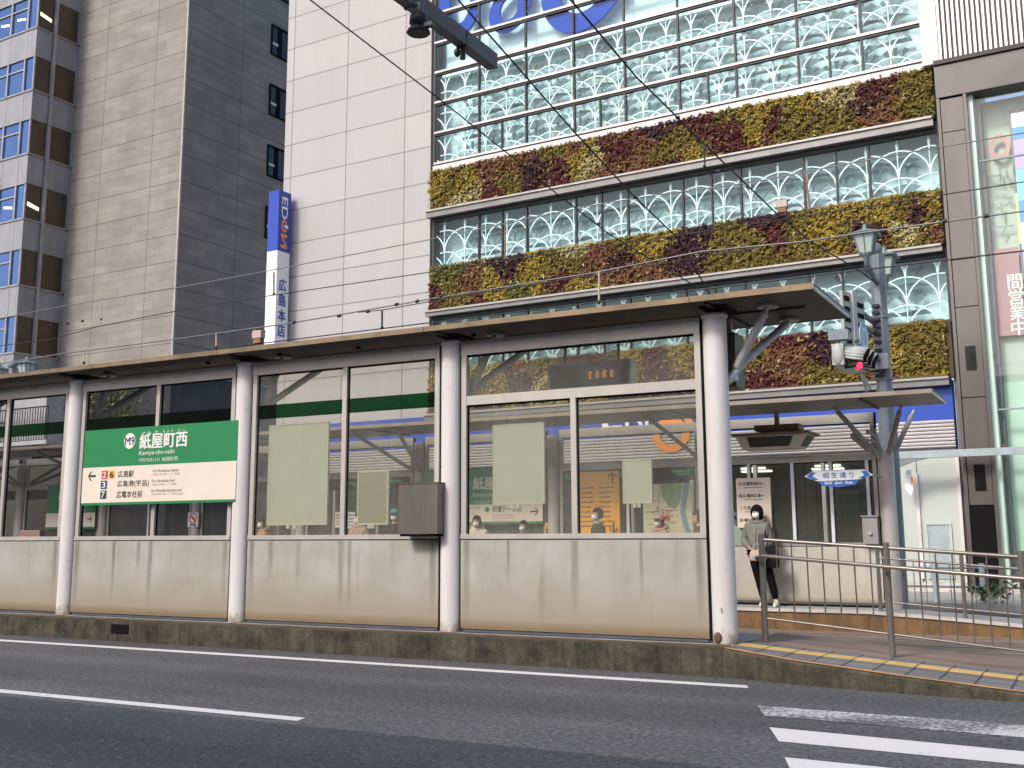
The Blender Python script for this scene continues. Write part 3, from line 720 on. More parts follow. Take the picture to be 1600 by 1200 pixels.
# branching end column and the plainer braces of the others
def fbrace(lo, top, r=.048):
    m = MB(); d = (top-lo).normalized(); m.tube([lo, top-d*.12], r, 12); b = m.build('brace', 'brace_brown', far)
    m = MB(); m.tube([top-d*.13, top], .032, 8); m.build('brace_joint', 'far_frame_steel', b)
    m = MB(); m.tube([lo-d*.03, lo+d*.12], r*1.25, 10); m.build('brace_joint', 'far_frame_steel', b)
xe = FCX[-1]
for q, dx, dy in (((1303, 637), -.09, -.12), ((1408, 634), .05, -.04), ((1428, 641), .12, .08)):
    t = onZ(q[0], q[1], FRU); fbrace(Vector((xe+dx, 21.2+dy, 2.86)), t)
fbrace(Vector((xe-.08, 21.15, 2.9)), Vector((xe-.22, 21.2, 3.5)), .06)
for x in FCX[:-1]:
    fbrace(Vector((x-.1, 21.05, 2.95)), Vector((x-.62, FY0+.28, FRU)), .042)
    fbrace(Vector((x+.1, 21.05, 2.95)), Vector((x+.62, FY0+.28, FRU)), .042)
# ---------------------------------------------------------------- station name signs
def station_sign(fr, d, uL, uR, z0, z1, zmid, zstrip, label, full=True):
    w = uR-uL
    root = thing('station_sign', label, 'station sign', tuple(fr.pt((uL+uR)/2, z0, d)))
    m = MB(); m.fbox(fr, uL, uR, z0, z1, d-.05, d, ); m.build('board', 'sign_green', root, bev=.004)
    m = MB(); m.fbox(fr, uL+.002, uR-.002, zstrip, zmid, d, d+.004); m.build('cream_panel', 'sign_cream', root)
    return root
D = .14
uL, zTL = FN.px(133.6, 673, D); uR, zTR = FN.px(372.5, 656.6, D)
z1 = (zTL+zTR)/2; z0 = (FN.Z(123, 790, D)+FN.Z(367, 784, D))/2
zm = (FN.Z(127.5, 731, D)+FN.Z(369, 720.5, D))/2; zs = (FN.Z(123.6, 786.2, D)+FN.Z(367.3, 780.3, D))/2
sg = station_sign(FN, D, uL, uR, z0, z1, zm, zs, 'large green and cream station name board fixed outside the near shelter windows')
d1, d2 = D+.006, D+.010
m = MB(); u, z = FN.px(202.8, 689, d1); disc(m, FN, u, z, .118, .118, d1); m.build('route_badge', 'white_ink', sg)
m = MB()
txt(m, '紙屋町西', FN, 218.4, 689.2, 292.4, 685.9, 24, d1, .03)
m.build('lettering', 'white_ink', sg); m = MB()
txt(m, 'か み　や　ちょう　に し', FN, 222.9, 676.2, 291, 672, 4.2, d1, .02); m.build('lettering', 'white_ink', sg); m = MB()
txt(m, 'Kamiya-cho-nishi', FN, 217.6, 708.8, 272.8, 706.2, 9, d1, .012); m.build('lettering', 'white_ink', sg); m = MB()
txt(m, '카미야초니시  紙屋町西', FN, 217, 718.8, 277.5, 716.6, 6.6, d1, .0)
m.build('lettering', 'white_ink', sg)
m = MB(); txt(m, 'M9', FN, 195.5, 689.6, 210.3, 688.6, 12.5, d2, .01); m.build('lettering', 'darkgreen_ink', sg)
def badge(px, py, ch, mat, ink, w=9.6, h=13):
    ul, zl = FN.px(px-w/2, py, d1); ur, _ = FN.px(px+w/2, py, d1)
    zt, zb = FN.Z(px, py-h/2, d1), FN.Z(px, py+h/2, d1)
    m = MB(); m.pane(FN, ul, ur, zb, zt, d1); b = m.build('route_badge', mat, sg)
    m = MB(); txt_uz(m, ch, FN, ul+(ur-ul)*.2, ur-(ur-ul)*.2, zb+(zt-zb)*.14, zt-(zt-zb)*.14, d2+.002, .03); m.build('numeral', ink, b)
badge(163.6, 742, '2', 'red_ink', 'white_ink'); badge(174.8, 741.4, '6', 'yellow_ink', 'black_ink'); badge(162.3, 757.5, '3', 'navy_ink', 'white_ink'); badge(161.4, 773, '7', 'darkgreen_ink', 'white_ink')
m = MB()
u, z = FN.px(143.6, 744, d1); arrow(m, FN, u, z, .17, d1, math.pi); m.build('arrow', 'black_ink', sg); m = MB()
txt(m, '広島駅', FN, 184.4, 741, 208.9, 739.8, 10.5, d1, .012); m.build('lettering', 'black_ink', sg); m = MB(); txt(m, '広島港(宇品)', FN, 183, 756.8, 232.5, 754.8, 11, d1, .012); m.build('lettering', 'black_ink', sg); m = MB(); txt(m, '広電本社前', FN, 182, 773, 222, 771.4, 11, d1, .012)
m.build('lettering', 'black_ink', sg)
for a, b, t1, t2 in (((238.6, 735.6), (279.4, 734), 'For Hiroshima Station', '히로시마역  /  广岛站'), ((237.2, 751.4), (273.6, 750.2), 'For Hiroshima Port', '히로시마항  /  广岛港'), ((236.4, 766.6), (284, 765), 'For Hiroden-honsha-mae', '히로덴본사앞  /  广电本社前')):
    m = MB(); txt(m, t1, FN, a[0], a[1], b[0], b[1], 4.6, d1, .008); m.build('small_lettering', 'grey_ink', sg)
    m = MB(); txt(m, t2, FN, a[0], a[1]+6, b[0]+2, b[1]+5.8, 3.4, d1); m.build('small_lettering', 'grey_ink', sg)
m = MB()
for u in (uL+.25, uR-.25): m.fbox(FN, u-.03, u+.03, z0+.05, z1-.05, .05, D-.05)
m.build('mounting_rail', 'frame_steel', sg)
# far platform copies, seen through the windows
def far_sign(i, label, short=None):
    a, b = FCX[i]+.2, FCX[i+1]-.2; d = .13
    if short: a = b-short
    z1, z0 = FF.Z(862, 727, d), FF.Z(862, 818, d); zm = FF.Z(862, 786, d)
    r = station_sign(FF, d, a, b, z0, z1, zm, z0+.05, label)
    w = b-a; e = d+.006
    cx = a+w*.47
    m = MB(); disc(m, FF, cx-.33, z1-.34, .14, .14, e); m.build('route_badge', 'white_ink', r)
    m = MB(); txt_uz(m, 'M9', FF, cx-.42, cx-.24, z1-.40, z1-.28, e+.004, .01); m.build('lettering', 'darkgreen_ink', r)
    m = MB(); txt_uz(m, '紙屋町西', FF, cx-.12, cx+1.02, z1-.48, z1-.2, e, .03); m.build('lettering', 'white_ink', r); m = MB(); txt_uz(m, 'Kamiya-cho-nishi', FF, cx-.12, cx+.66, z1-.66, z1-.55, e, .012); txt_uz(m, '카미야초니시  紙屋町西', FF, cx-.12, cx+.66, z1-.80, z1-.71, e); m.build('lettering', 'white_ink', r)
    m = MB(); zc = (zm+z0+.05)/2; h = zm-z0-.05
    txt_uz(m, '原爆ドーム前', FF, b-1.25, b-.52, zc+.02, zc+h*.40, e, .012); m.build('lettering', 'black_ink', r); m = MB(); arrow(m, FF, b-.2, zc+.02, .2, e, 0); m.build('lettering', 'black_ink', r)
    m = MB()
    for k, t in enumerate(('Atomic Bomb Dome', '겐바쿠돔마에', '原爆圆顶前')): txt_uz(m, t, FF, b-1.25, b-.7, zc-.07-.07*k, zc-.025-.07*k, e)
    txt_uz(m, 'For Hiroshima Station', FF, a+.9, a+1.5, zc+.1, zc+.15, e); txt_uz(m, 'For Hiroshima Port', FF, a+.9, a+1.4, zc-.03, zc+.02, e)
    m.build('small_lettering', 'grey_ink', r)
    m = MB(); disc(m, FF, b-1.38, zc+.08, .06, .06, e); m.build('route_badge', 'sign_green', r)
far_sign(5, 'far station name board half hidden by a pale board in the right-hand window')
iL = max(i for i in range(8) if FCX[i] < FF.U(165, 808))
iL = min(range(8), key=lambda i: abs(FCX[i+1]-.2-FF.U(193, 808, .13)))
far_sign(iL, 'far station name board glimpsed under the large near name board at left', 2.0)
# boards standing against the near windows, their pale backs to the road
def back_board(pts, mat, label, edge=False, d=-.10):
    us = [FN.px(*q, d) for q in pts]
    u0, u1 = (us[0][0]+us[3][0])/2, (us[1][0]+us[2][0])/2; z1, z0 = (us[0][1]+us[1][1])/2, (us[2][1]+us[3][1])/2
    r = thing('notice_board', label, 'notice board', tuple(FN.pt((u0+u1)/2, z0, d)))
    m = MB(); m.fbox(FN, u0, u1, z0, z1, d-.03, d); m.build('panel', mat, r, bev=.003)
    e = .018 if edge else .008
    m = MB(); m.fbox(FN, u0-.004, u0+e, z0, z1, d-.028, d+.006); m.fbox(FN, u1-e, u1+.004, z0, z1, d-.028, d+.006); m.fbox(FN, u0+e, u1-e, z1-e, z1+.004, d-.028, d+.006); m.fbox(FN, u0+e, u1-e, z0-.004, z0+e, d-.028, d+.006)
    m.build('rim', 'board_edge', r)
    m = MB()
    for k in (.34, .45): m.fbox(FN, u0+(u1-u0)*k, u0+(u1-u0)*k+.05, z0-.05, z0-.005, d-.02, d+.004)
    m.build('tape_strip', 'white_ink', r)
back_board([(421, 664), (514, 660), (510, 819), (417, 821)], 'board_back', 'largest pale green back of a board behind the middle window, left of the mullion')
back_board([(560, 737), (608, 734), (605, 819), (558, 820)], 'board_back_dark', 'small greyish green board back with a pale rim, beside the steel box', True)
back_board([(770, 664), (850, 661), (850, 786), (771, 789)], 'board_back', 'tall pale green board back covering the far name board in the right-hand window')
back_board([(973, 720), (1018, 718), (1018, 785), (974, 787)], 'board_back', 'smaller pale green board back hanging in the right-hand window near the end column')
# steel box fixed outside the middle window
d = .30
u0, u1, z0, z1 = rect_px(FN, 622.5, 757.5, 683, 834, d)
r = thing('steel_box', 'dull brown stainless steel box fixed outside the window beside a column', 'metal box', tuple(FN.pt((u0+u1)/2, z0, d)))
m = MB(); m.fbox(FN, u0, u1, z0, z1, .06, d); m.build('body', 'stainless', r, bev=.006)
m = MB(); m.fbox(FN, u0-.006, u1+.006, z1+.002, z1+.02, .055, d+.006); m.build('lid', 'rust_edge', r)
m = MB(); m.fbox(FN, u0+.02, u1-.02, z0-.03, z0-.002, .06, d-.02); m.build('underside', 'dark_seal', r)
# hanging departure display inside the near shelter (amber figures)
d = -.62
u0, u1, z0, z1 = rect_px(FN, 856, 571, 986, 602, d)
r = thing('departure_display', 'dark box with amber figures hanging under the near roof behind the top window', 'display', tuple(FN.pt((u0+u1)/2, z0, d)))
m = MB(); m.fbox(FN, u0, u1, z0, z1, d-.2, d); m.build('housing', 'far_frame_steel', r, bev=.006)
m = MB(); m.fbox(FN, u0+.03, u1-.03, z0+.03, z1-.03, d, d+.004); m.build('screen', 'black_metal', r)
m = MB()
ua, ub_ = FN.U(918, 585, d), FN.U(962, 583, d)
for k in range(4):
    w = (ub_-ua)/4; uu = ua+k*w
    zc, h = (z0+z1)/2, .10
    for q in range(5):
        a_ = rnd.uniform(0, .3); m.pane(FN, uu+w*a_, uu+w*rnd.uniform(a_+.3, .85), zc-h*.5+q*h*.2, zc-h*.5+q*h*.2+h*.11, d+.006)
    m.pane(FN, uu+w*.38, uu+w*.5, zc-h*.5, zc+h*.5, d+.0068)
m.build('lit_figures', 'amber_led', r)
m = MB()
for u in (u0+.2, u1-.2): m.fbox(FN, u-.015, u+.015, z1, ROOFU, d-.12, d-.09)
m.build('hanger', 'black_metal', r)
# loudspeaker behind the end column
q = onY(1142, 560, 12.25)
r = thing('loudspeaker', 'brown box loudspeaker fixed behind the white end column under the roof', 'speaker', (q.x, 12.25, 3.0))
m = MB(); m.box((q.x-.12, 12.1, FN.Z(1142, 605, -.4)), (q.x+.10, 12.45, FN.Z(1142, 520, -.4))); m.build('cabinet', 'brown_box', r, bev=.01)
m = MB(); m.box((q.x-.03, 12.2, FN.Z(1142, 519, -.4)), (q.x+.03, 12.26, 3.955)); m.build('bracket', 'far_frame_steel', r)

# ---------------------------------------------------------------- boards on the far wall
d = .14
def far_board(name, label, cat, px4, mat, depth=.04):
    u0, u1, z0, z1 = rect_px(FF, *px4, d)
    r = thing(name, label, cat, tuple(FF.pt((u0+u1)/2, z0, d)))
    m = MB(); m.fbox(FF, u0, u1, z0, z1, d-depth, d); m.build('board', mat, r, bev=.003)
    return r, u0, u1, z0, z1
r, u0, u1, z0, z1 = far_board('guide_board', 'bright orange guide board with black arrows and lists, behind the dark-haired man', 'guide board', (899, 738, 969, 850), 'logo_gold')
m = MB(); arrow(m, FF, FF.U(957, 746, d), FF.Z(957, 746, d), .24, d+.005, math.pi/2); m.build('arrow', 'brown_ink', r); m = MB(); arrow(m, FF, FF.U(959, 824, d), FF.Z(959, 824, d), .24, d+.005, -math.pi/2)
m.build('lettering', 'brown_ink', r)
m = MB()
for k in range(9):
    zz = z1-.36-.1*k
    for c0, c1 in ((.06, .48), (.55, .93)):
        x = c0
        while x < c1-.05-.12*rnd.random():
            w = .03+.03*rnd.random(); m.pane(FF, u0+(u1-u0)*x, u0+(u1-u0)*(x+w), zz+.012*rnd.random(), zz+.03+.015*rnd.random(), d+.005); x += w+.012
m.build('small_lettering', 'brown_ink', r)
r, u0, u1, z0, z1 = far_board('map_board', 'pale yellow street map with green park and blue river, behind the beige cap', 'map board', (1004, 757, 1083, 846), 'map_paper')
W, H = u1-u0, z1-z0
def mp(pts, mat, name='map_print'):
    m = MB(); m.face([FF.pt(u0+W*a, z0+H*b, d+.005) for a, b in pts]); m.build(name, mat, r)
mp([(.36, .99), (.80, .99), (.78, .72), (.66, .55), (.52, .62), (.40, .78)], 'map_green')
mp([(.84, .99), (.97, .99), (.86, .52), (.93, .25), (1.0, .12), (.93, .05), (.82, .25), (.76, .5)], 'map_blue', 'map_river')
m = MB()
for a, b, c, e in ((.05, .52, .75, .54), (.12, .30, .7, .34), (.28, .1, .34, .9), (.55, .1, .5, .55), (.1, .72, .4, .7)):
    P, Q = Vector((u0+W*a, z0+H*b)), Vector((u0+W*c, z0+H*e)); n = Vector((-(Q-P).y, (Q-P).x)).normalized()*.006
    m.face([FF.pt(*(P-n), d+.007), FF.pt(*(Q-n), d+.007), FF.pt(*(Q+n), d+.007), FF.pt(*(P+n), d+.007)])
m.build('map_road', 'grey_ink', r)
m = MB()
for k in range(26):
    a, b = .18+.42*rnd.random(), .40+.2*rnd.random(); m.pane(FF, u0+W*a, u0+W*a+.05, z0+H*b, z0+H*b+.014, d+.009)
m.pane(FF, u0+W*.42, u0+W*.55, z0+H*.36, z0+H*.44, d+.009)
m.build('map_lettering', 'red_ink', r)
m = MB()
for k in range(40):
    a, b = .04+.85*rnd.random(), .05+.9*rnd.random(); m.pane(FF, u0+W*a, u0+W*a+.04+.04*rnd.random(), z0+H*b, z0+H*b+.011, d+.010)
m.build('map_lettering', 'grey_ink', r)
r, u0, u1, z0, z1 = far_board('route_board', 'cream route board listing four tram destinations, beside the woman in the sage jacket', 'route board', (1149.7, 747.5, 1206, 824), 'sign_cream')
W, H = u1-u0, z1-z0
for k, (t, s, mt) in enumerate((('広電宮島口', 'ゆき', 'red_ink'), ('広電西広島', 'ゆき', 'navy_ink'), ('江波', 'ゆき', 'yellow_ink'), ('横川駅', 'ゆき', 'darkgreen_ink'))):
    zc = z1-H*(.115+.245*k)
    m = MB(); m.pane(FF, u0+W*.08, u0+W*.17, zc-.028, zc+.028, d+.004); b = m.build('route_badge', mt, r)
    m = MB(); txt_uz(m, '2368'[k], FF, u0+W*.105, u0+W*.145, zc-.018, zc+.018, d+.007, .02); m.build('numeral', 'white_ink', b)
    m = MB(); w = .105*len(t); txt_uz(m, t, FF, u0+W*.20, u0+W*(.20+w), zc-.033, zc+.033, d+.004, .025); txt_uz(m, s, FF, u0+W*(.22+w), u0+W*(.30+w), zc-.015, zc+.015, d+.004, .01); m.build('lettering', 'black_ink', r)
    m = MB(); x = .22
    while x < (.78 if k < 2 else .42): w = .02+.03*rnd.random(); m.pane(FF, u0+W*x, u0+W*(x+w), zc-.085, zc-.066, d+.004); x += w+.01
    m.build('small_lettering', 'grey_ink', r)
# no smoking sign, lower left
r, u0, u1, z0, z1 = far_board('no_smoking_sign', 'small white no-smoking sign with a red ring on the far wall', 'no-smoking sign', (294, 801, 309, 823), 'sign_white', .02)
uc, W, H = (u0+u1)/2, u1-u0, z1-z0
m = MB(); disc(m, FF, uc, z1-H*.40, W*.40, W*.40, d+.004, 24, .78)
a, b = Vector((uc-W*.26, z1-H*.40+W*.26)), Vector((uc+W*.26, z1-H*.40-W*.26)); n = Vector((.02, .02))
m.face([FF.pt(*(a-n), d+.006), FF.pt(*(b-n), d+.006), FF.pt(*(b+n), d+.006), FF.pt(*(a+n), d+.006)]); m.build('ring', 'red_ink', r)
m = MB(); m.pane(FF, uc-W*.26, uc+W*.26, z1-H*.42, z1-H*.38, d+.005); txt_uz(m, '禁煙', FF, u0+W*.15, u1-W*.15, z0+H*.05, z0+H*.2, d+.005, .02); m.build('symbol', 'black_ink', r)
# small notices stuck on the far windows
for (x0, y0, x1, y1), mt, lb in (((851, 817, 860, 826), 'yellow_ink', 'small square yellow sticker on the far window below the name board'), ((86, 805, 97, 824), 'sign_white', 'small pale notice with dark rows on the far wall beside the left column'), ((25, 829, 61, 839), 'sign_cream', 'low pale notice with a red mark at the foot of the leftmost window'), ((524, 800, 533, 824), 'sign_cream', 'narrow white timetable sheet beside the middle mullion'), ((541, 800, 554, 826), 'sign_white', 'white timetable sheet right of the middle mullion')):
    u0, u1, z0, z1 = rect_px(FF, x0, y0, x1, y1, .08)
    r = thing('notice', lb, 'notice', tuple(FF.pt(u0, z0, .08))); m = MB(); m.fbox(FF, u0, u1, z0, z1, .062, .08); m.build('sheet', mt, r)
    m = MB()
    for k in range(4): m.pane(FF, u0+.03, u1-.03, z0+(z1-z0)*(.15+.2*k), z0+(z1-z0)*(.24+.2*k), .084)
    m.build('printed_row', 'grey_ink' if x0 != 25 else 'red_ink', r)
# control cabinet on the far wall
u0, u1, z0, z1 = rect_px(FF, 1347, 808, 1373, 850, .2)
r = thing('control_cabinet', 'grey steel cabinet with a round knob at the far shelter\'s right end', 'cabinet', tuple(FF.pt(u0, z0, .2)))
m = MB(); m.fbox(FF, u0, u1, z0, z1, .05, .22); m.build('body', 'cabinet_grey', r, bev=.006)
m = MB(); m.fbox(FF, u0-.02, u1+.02, z1+.002, z1+.03, .04, .25); m.build('hood', 'cabinet_grey', r)
m = MB(); m.tube([FF.pt((u0+u1)/2, (z0+z1)/2-.05, .222), FF.pt((u0+u1)/2, (z0+z1)/2-.05, .26)], .035, 12); m.build('knob', 'frame_steel', r)
# street name sign with pointed ends
FS_ = Frame((0, 20.4, 0), (1, 0, 0), (0, -1, 0))
P = lambda x, y: FS_.px(x, y)
lt, rt_, tl, tr, bl, br = P(1256.7, 744.8), P(1364, 741.8), P(1270, 735.9), P(1350, 733.4), P(1277, 752), P(1343, 748.8)
r = thing('street_name_sign', 'white street name sign with pointed blue tips and blue tab by the branching column', 'street sign', tuple(FS_.pt((lt[0]+rt_[0])/2, lt[1], 0)))
m = MB(); m.prism(FS_, [lt, bl, br, rt_, tr, tl], -.03, 0); m.build('plate', 'sign_white', r, bev=.003)
t1, t2, t3, t4 = P(1278.5, 752.3), P(1342, 749.3), P(1337, 757), P(1284, 759.5)
m = MB(); m.prism(FS_, [(t1[0], t1[1]-.005), (t2[0], t2[1]-.005), t3, P(1311, 760.8), t4], -.03, -.002); tb = m.build('tab', 'sign_blue', r)
def L(a, b, k): return (a[0]+(b[0]-a[0])*k, a[1]+(b[1]-a[1])*k)
m = MB()
for tip, top, bot, s in ((lt, tl, bl, 1), (rt_, tr, br, -1)):
    for e in (top, bot): m.face([FS_.pt(tip[0]+s*.04, tip[1], .004), FS_.pt(*L(tip, e, .75), .004), FS_.pt(L(tip, e, .75)[0]+s*.09, L(tip, e, .72)[1], .004), FS_.pt(tip[0]+s*.15, tip[1], .004)])
m.build('arrow_tip', 'sign_blue', r)
m = MB(); txt(m, '相 生 通 り', FS_, 1285.4, 743.2, 1333.4, 741.6, 8.5, .004, .02); m.build('lettering', 'sign_blue', r)
m = MB(); txt(m, 'Aioi  dori  Ave.', FS_, 1288, 754.6, 1333, 753.2, 5, .004, .03); m.build('lettering', 'white_ink', tb)
m = MB(); m.tube([FS_.pt(rt_[0]-.02, rt_[1], -.02), (FCX[-1]-.1, 21.1, rt_[1])], .018, 8); m.build('bracket', 'far_frame_steel', r)
# big box hanging from the far canopy (train approach display seen from behind)
Yd = 20.55
fd = Frame((0, Yd, 0), (1, 0, 0), (0, -1, 0))
a0, a1 = fd.U(1148, 680), fd.U(1261, 677); b0, b1 = fd.U(1157, 700), fd.U(1246, 698.5)
zt, zb = fd.Z(1205, 679), fd.Z(1205, 700.5)
r = thing('approach_display', 'pale box display with sloping sides hanging under the far canopy above the woman', 'display', (a0, Yd, zb))
m = MB(); dp = .75
T = [(a0, Yd), (a1, Yd), (a1, Yd+dp), (a0, Yd+dp)]; B = [(b0, Yd+.1), (b1, Yd+.1), (b1, Yd+dp-.1), (b0, Yd+dp-.1)]
vs = [(x, y, zt) for x, y in T]+[(x, y, zb) for x, y in B]
m.mesh(vs, [[3, 2, 1, 0], [4, 5, 6, 7], [0, 1, 5, 4], [1, 2, 6, 5], [2, 3, 7, 6], [3, 0, 4, 7]]); m.build('housing', 'housing_beige', r, bev=.01)
m = MB(); m.box((a0-.06, Yd-.06, zt+.003), (a1+.06, Yd+dp+.06, zt+.035)); m.build('top_plate', 'rust_plate', r)
def onface(P0, P1, P2, P3, s0, s1, t0, t1, off):
    f = lambda s, t: Vector(P0).lerp(Vector(P1), s).lerp(Vector(P3).lerp(Vector(P2), s), t)+Vector(off)
    return [f(s0, t0), f(s1, t0), f(s1, t1), f(s0, t1)]
m = MB(); m.face(onface(vs[4], vs[5], vs[1], vs[0], .16, .82, .16, .88, (0, -.012, -.003))); m.face(onface(vs[5], vs[6], vs[2], vs[1], .12, .82, .14, .9, (.012, 0, -.003)))
m.build('recessed_panel', 'dark_panel', r)
m = MB(); m.box((fd.U(1176, 670), Yd+.1, zt+.09), (fd.U(1246, 670), Yd+.5, zt+.2)); m.box((fd.U(1185, 670), Yd+.2, zt+.04), (fd.U(1192, 670), Yd+.3, zt+.09)); m.box((fd.U(1232, 670), Yd+.2, zt+.04), (fd.U(1238, 670), Yd+.3, zt+.09)); m.build('mount', 'bronze_edge', r)
m = MB(); m.box((fd.U(1205, 670), Yd+.25, zt+.2), (fd.U(1212, 670), Yd+.31, FRU)); m.build('hanger', 'far_frame_steel', r)
# cameras by the branching column
q = onY(1346, 690, 20.9)
r = thing('security_camera', 'small box security camera and pale ball head beside the branching column', 'camera', (q.x, 20.9, q.z))
m = MB(); dv = Vector((.16, -.05, -.15)); m.tube([q-dv, q+dv], .085, 4, smooth=False); m.build('housing', 'far_frame_steel', r)
m = MB(); q2 = onY(1357, 675, 20.9); m.ell(q2, (.05, .05, .05)); m.tube([q2, (FCX[-1]-.1, 21.15, q2.z-.12)], .025, 8); m.tube([q+Vector((0, .03, .05)), (FCX[-1]-.1, 21.15, q.z)], .03, 8); m.build('ball_head', 'pale_stone', r)

# ---------------------------------------------------------------- railings
def railing(name, label, fr, posts, rails, balusters, prad=.035, group=None, hand=None):
    p0 = posts[0]
    r = thing(name, label, 'railing', tuple(fr.pt(p0[0], p0[1], 0)))
    for u, zb, zt in posts:
        m = MB(); m.tube([fr.pt(u, zb, 0), fr.pt(u, zt, 0)], prad, 12); p = m.build('post', 'rail_steel', r)
    for (ua, za), (ub, zb), rad, dd in rails:
        m = MB(); pts = [fr.pt(ua, za, dd), fr.pt(ub, zb, dd)]
        m.tube(pts, rad, 12); m.build('rail', 'rail_steel', r)
    m = MB()
    for k, (u, za, zb) in enumerate(balusters):
        m = MB(); m.tube([fr.pt(u, za, 0), fr.pt(u, za+(zb-za)*.42, 0), fr.pt(u+.004, za+(zb-za)*.46, .03), fr.pt(u+.004, zb, .03)] if name == 'ramp_railing' else [fr.pt(u, za, 0), fr.pt(u, zb, 0)], .0085, 6); m.build('baluster', 'rail_steel', r)
    if hand:
        m = MB(); m.tube([fr.pt(*q) for q in hand], .022, 12); h = m.build('handrail', 'rail_steel', r)
        for u, zb, zt in posts:
            zz = hand[2][1]+(hand[-1][1]-hand[2][1])*(u-hand[2][0])/(hand[-1][0]-hand[2][0])
            m = MB(); m.tube([fr.pt(u, zz-.09, .02), fr.pt(u, zz-.08, .11), fr.pt(u, zz, .12)], .008, 6); m.build('handrail_bracket', 'rail_steel', h)
FR = Frame((0, 12.2, 0), (1, 0, 0), (0, -1, 0))
ur = [FR.px(1190, 843), FR.px(1597, 870.6)]; br_ = [FR.px(1198, 966), FR.px(1600, 1017.6)]
def lin(a, b, u): return a[1]+(b[1]-a[1])*(u-a[0])/(b[0]-a[0])
pu = [FR.U(1193, 920), FR.U(1389, 930), FR.U(1601, 940)]; pu.append(pu[2]+1.3)
posts = [(u, interp(u, RZ), lin(*ur, u)+.06) for u in pu]
bal = []
for a, b in zip(pu, pu[1:]):
    for k in range(1, 8): u = a+(b-a)*k/8; bal.append((u, lin(*br_, u), lin(*ur, u)))
E1 = pu[3]
ha, hb = FR.px(1185, 869, .12), FR.px(1600, 905, .12)
railing('ramp_railing', 'stainless railing with thin bars on the near ramp, right of the white end column', FR, posts,
        [((pu[0], lin(*ur, pu[0])), (E1, lin(*ur, E1)), .02, 0), ((pu[0], lin(*br_, pu[0])), (E1, lin(*br_, E1)), .012, 0)], bal,
        hand=[(ha[0], ha[1]-.06, .04), (ha[0]-.03, ha[1]-.02, .10), (ha[0]+.05, ha[1]+.005, .12), (E1, lin(ha, hb, E1), .12)])
FR2 = Frame((0, 20.45, 0), (1, 0, 0), (0, -1, 0))
t1, t2 = FR2.px(1369, 854), FR2.px(1597, 873); m1, m2 = FR2.px(1369, 871.5), FR2.px(1595, 889); b1_, b2_ = FR2.px(1369, 939), FR2.px(1600, 961)
pu = [FR2.U(1373, 900), FR2.U(1504, 900), FR2.U(1640, 900)]
fz = lambda u: FZ[1]+(u-FX[1])/(FX[3]-FX[1])*(FZ[3]-FZ[1])
posts = [(u, fz(u), lin(t1, t2, u)+.04) for u in pu]
bal = []
for a, b in zip(pu, pu[1:]):
    for k in range(1, 7): u = a+(b-a)*k/7; bal.append((u, lin(b1_, b2_, u), lin(m1, m2, u)))
railing('platform_railing', 'stainless railing on the ramp of the far platform, beyond the tracks at the right', FR2, posts,
        [((pu[0], lin(t1, t2, pu[0])), (pu[-1], lin(t1, t2, pu[-1])), .022, 0), ((pu[0], lin(m1, m2, pu[0])), (pu[-1], lin(m1, m2, pu[-1])), .02, 0), ((pu[0], lin(b1_, b2_, pu[0])), (pu[-1], lin(b1_, b2_, pu[-1])), .016, 0)], bal)
# low guard rail along the far pavement
FR3 = Frame((0, 25.5, 0), (1, 0, 0), (0, -1, 0))
g1, g2 = FR3.px(1407, 915.5), FR3.px(1575, 921)
r = thing('guard_rail', 'low grey guard rail along the far pavement before the pale shop panels', 'guard rail', (g1[0], 25.5, -.02))
m = MB(); m.tube([FR3.pt(g1[0]-.3, g1[1]), FR3.pt(g2[0]+2, g1[1])], .025, 8); m.build('rail', 'pole_grey', r)
m = MB(); m.tube([FR3.pt(g1[0]-.3, g1[1]+.4), FR3.pt(g2[0]+2, g1[1]+.4)], .025, 8); m.build('rail', 'pole_grey', r)
for px_ in (1462, 1536, 1625):
    u = FR3.U(px_, 920); m = MB(); m.tube([FR3.pt(u, -.02), FR3.pt(u, g1[1]+.5)], .06, 10); m.build('post', 'guard_post', r)
# a small shrub by the guard rail
def leaves(m, n, fn, size, mats):
    for k in range(n):
        c = fn(); a = Vector((rnd.gauss(0, 1), rnd.gauss(0, 1), rnd.gauss(0, 1))).normalized(); b = a.orthogonal().normalized(); c2 = a.cross(b)
        s = size*(.6+.8*rnd.random()); m.cur = rnd.choice(mats)
        m.face([c-b*s, c+c2*s*.5, c+b*s, c-c2*s*.5])
q = onY(1552, 925, 25.35)
r = thing('potted_shrub', 'small scruffy dark green shrub with bare stems by the guard rail', 'shrub', (q.x, 25.35, -.02))
m = MB(); leaves(m, 110, lambda: q+Vector((rnd.gauss(0, .22), rnd.gauss(0, .12), .02+rnd.gauss(0, .09))), .07, [0, 0, 1]); m.build('foliage', ['leaf_green', 'leaf_bright'], r)
m = MB()
for k in range(9): m.tube([(q.x+rnd.uniform(-.1, .1), 25.35, -.02), (q.x+rnd.uniform(-.3, .3), 25.35+rnd.uniform(-.1, .1), q.z)], .012, 5)
m.build('stem', 'pale_stone', r)
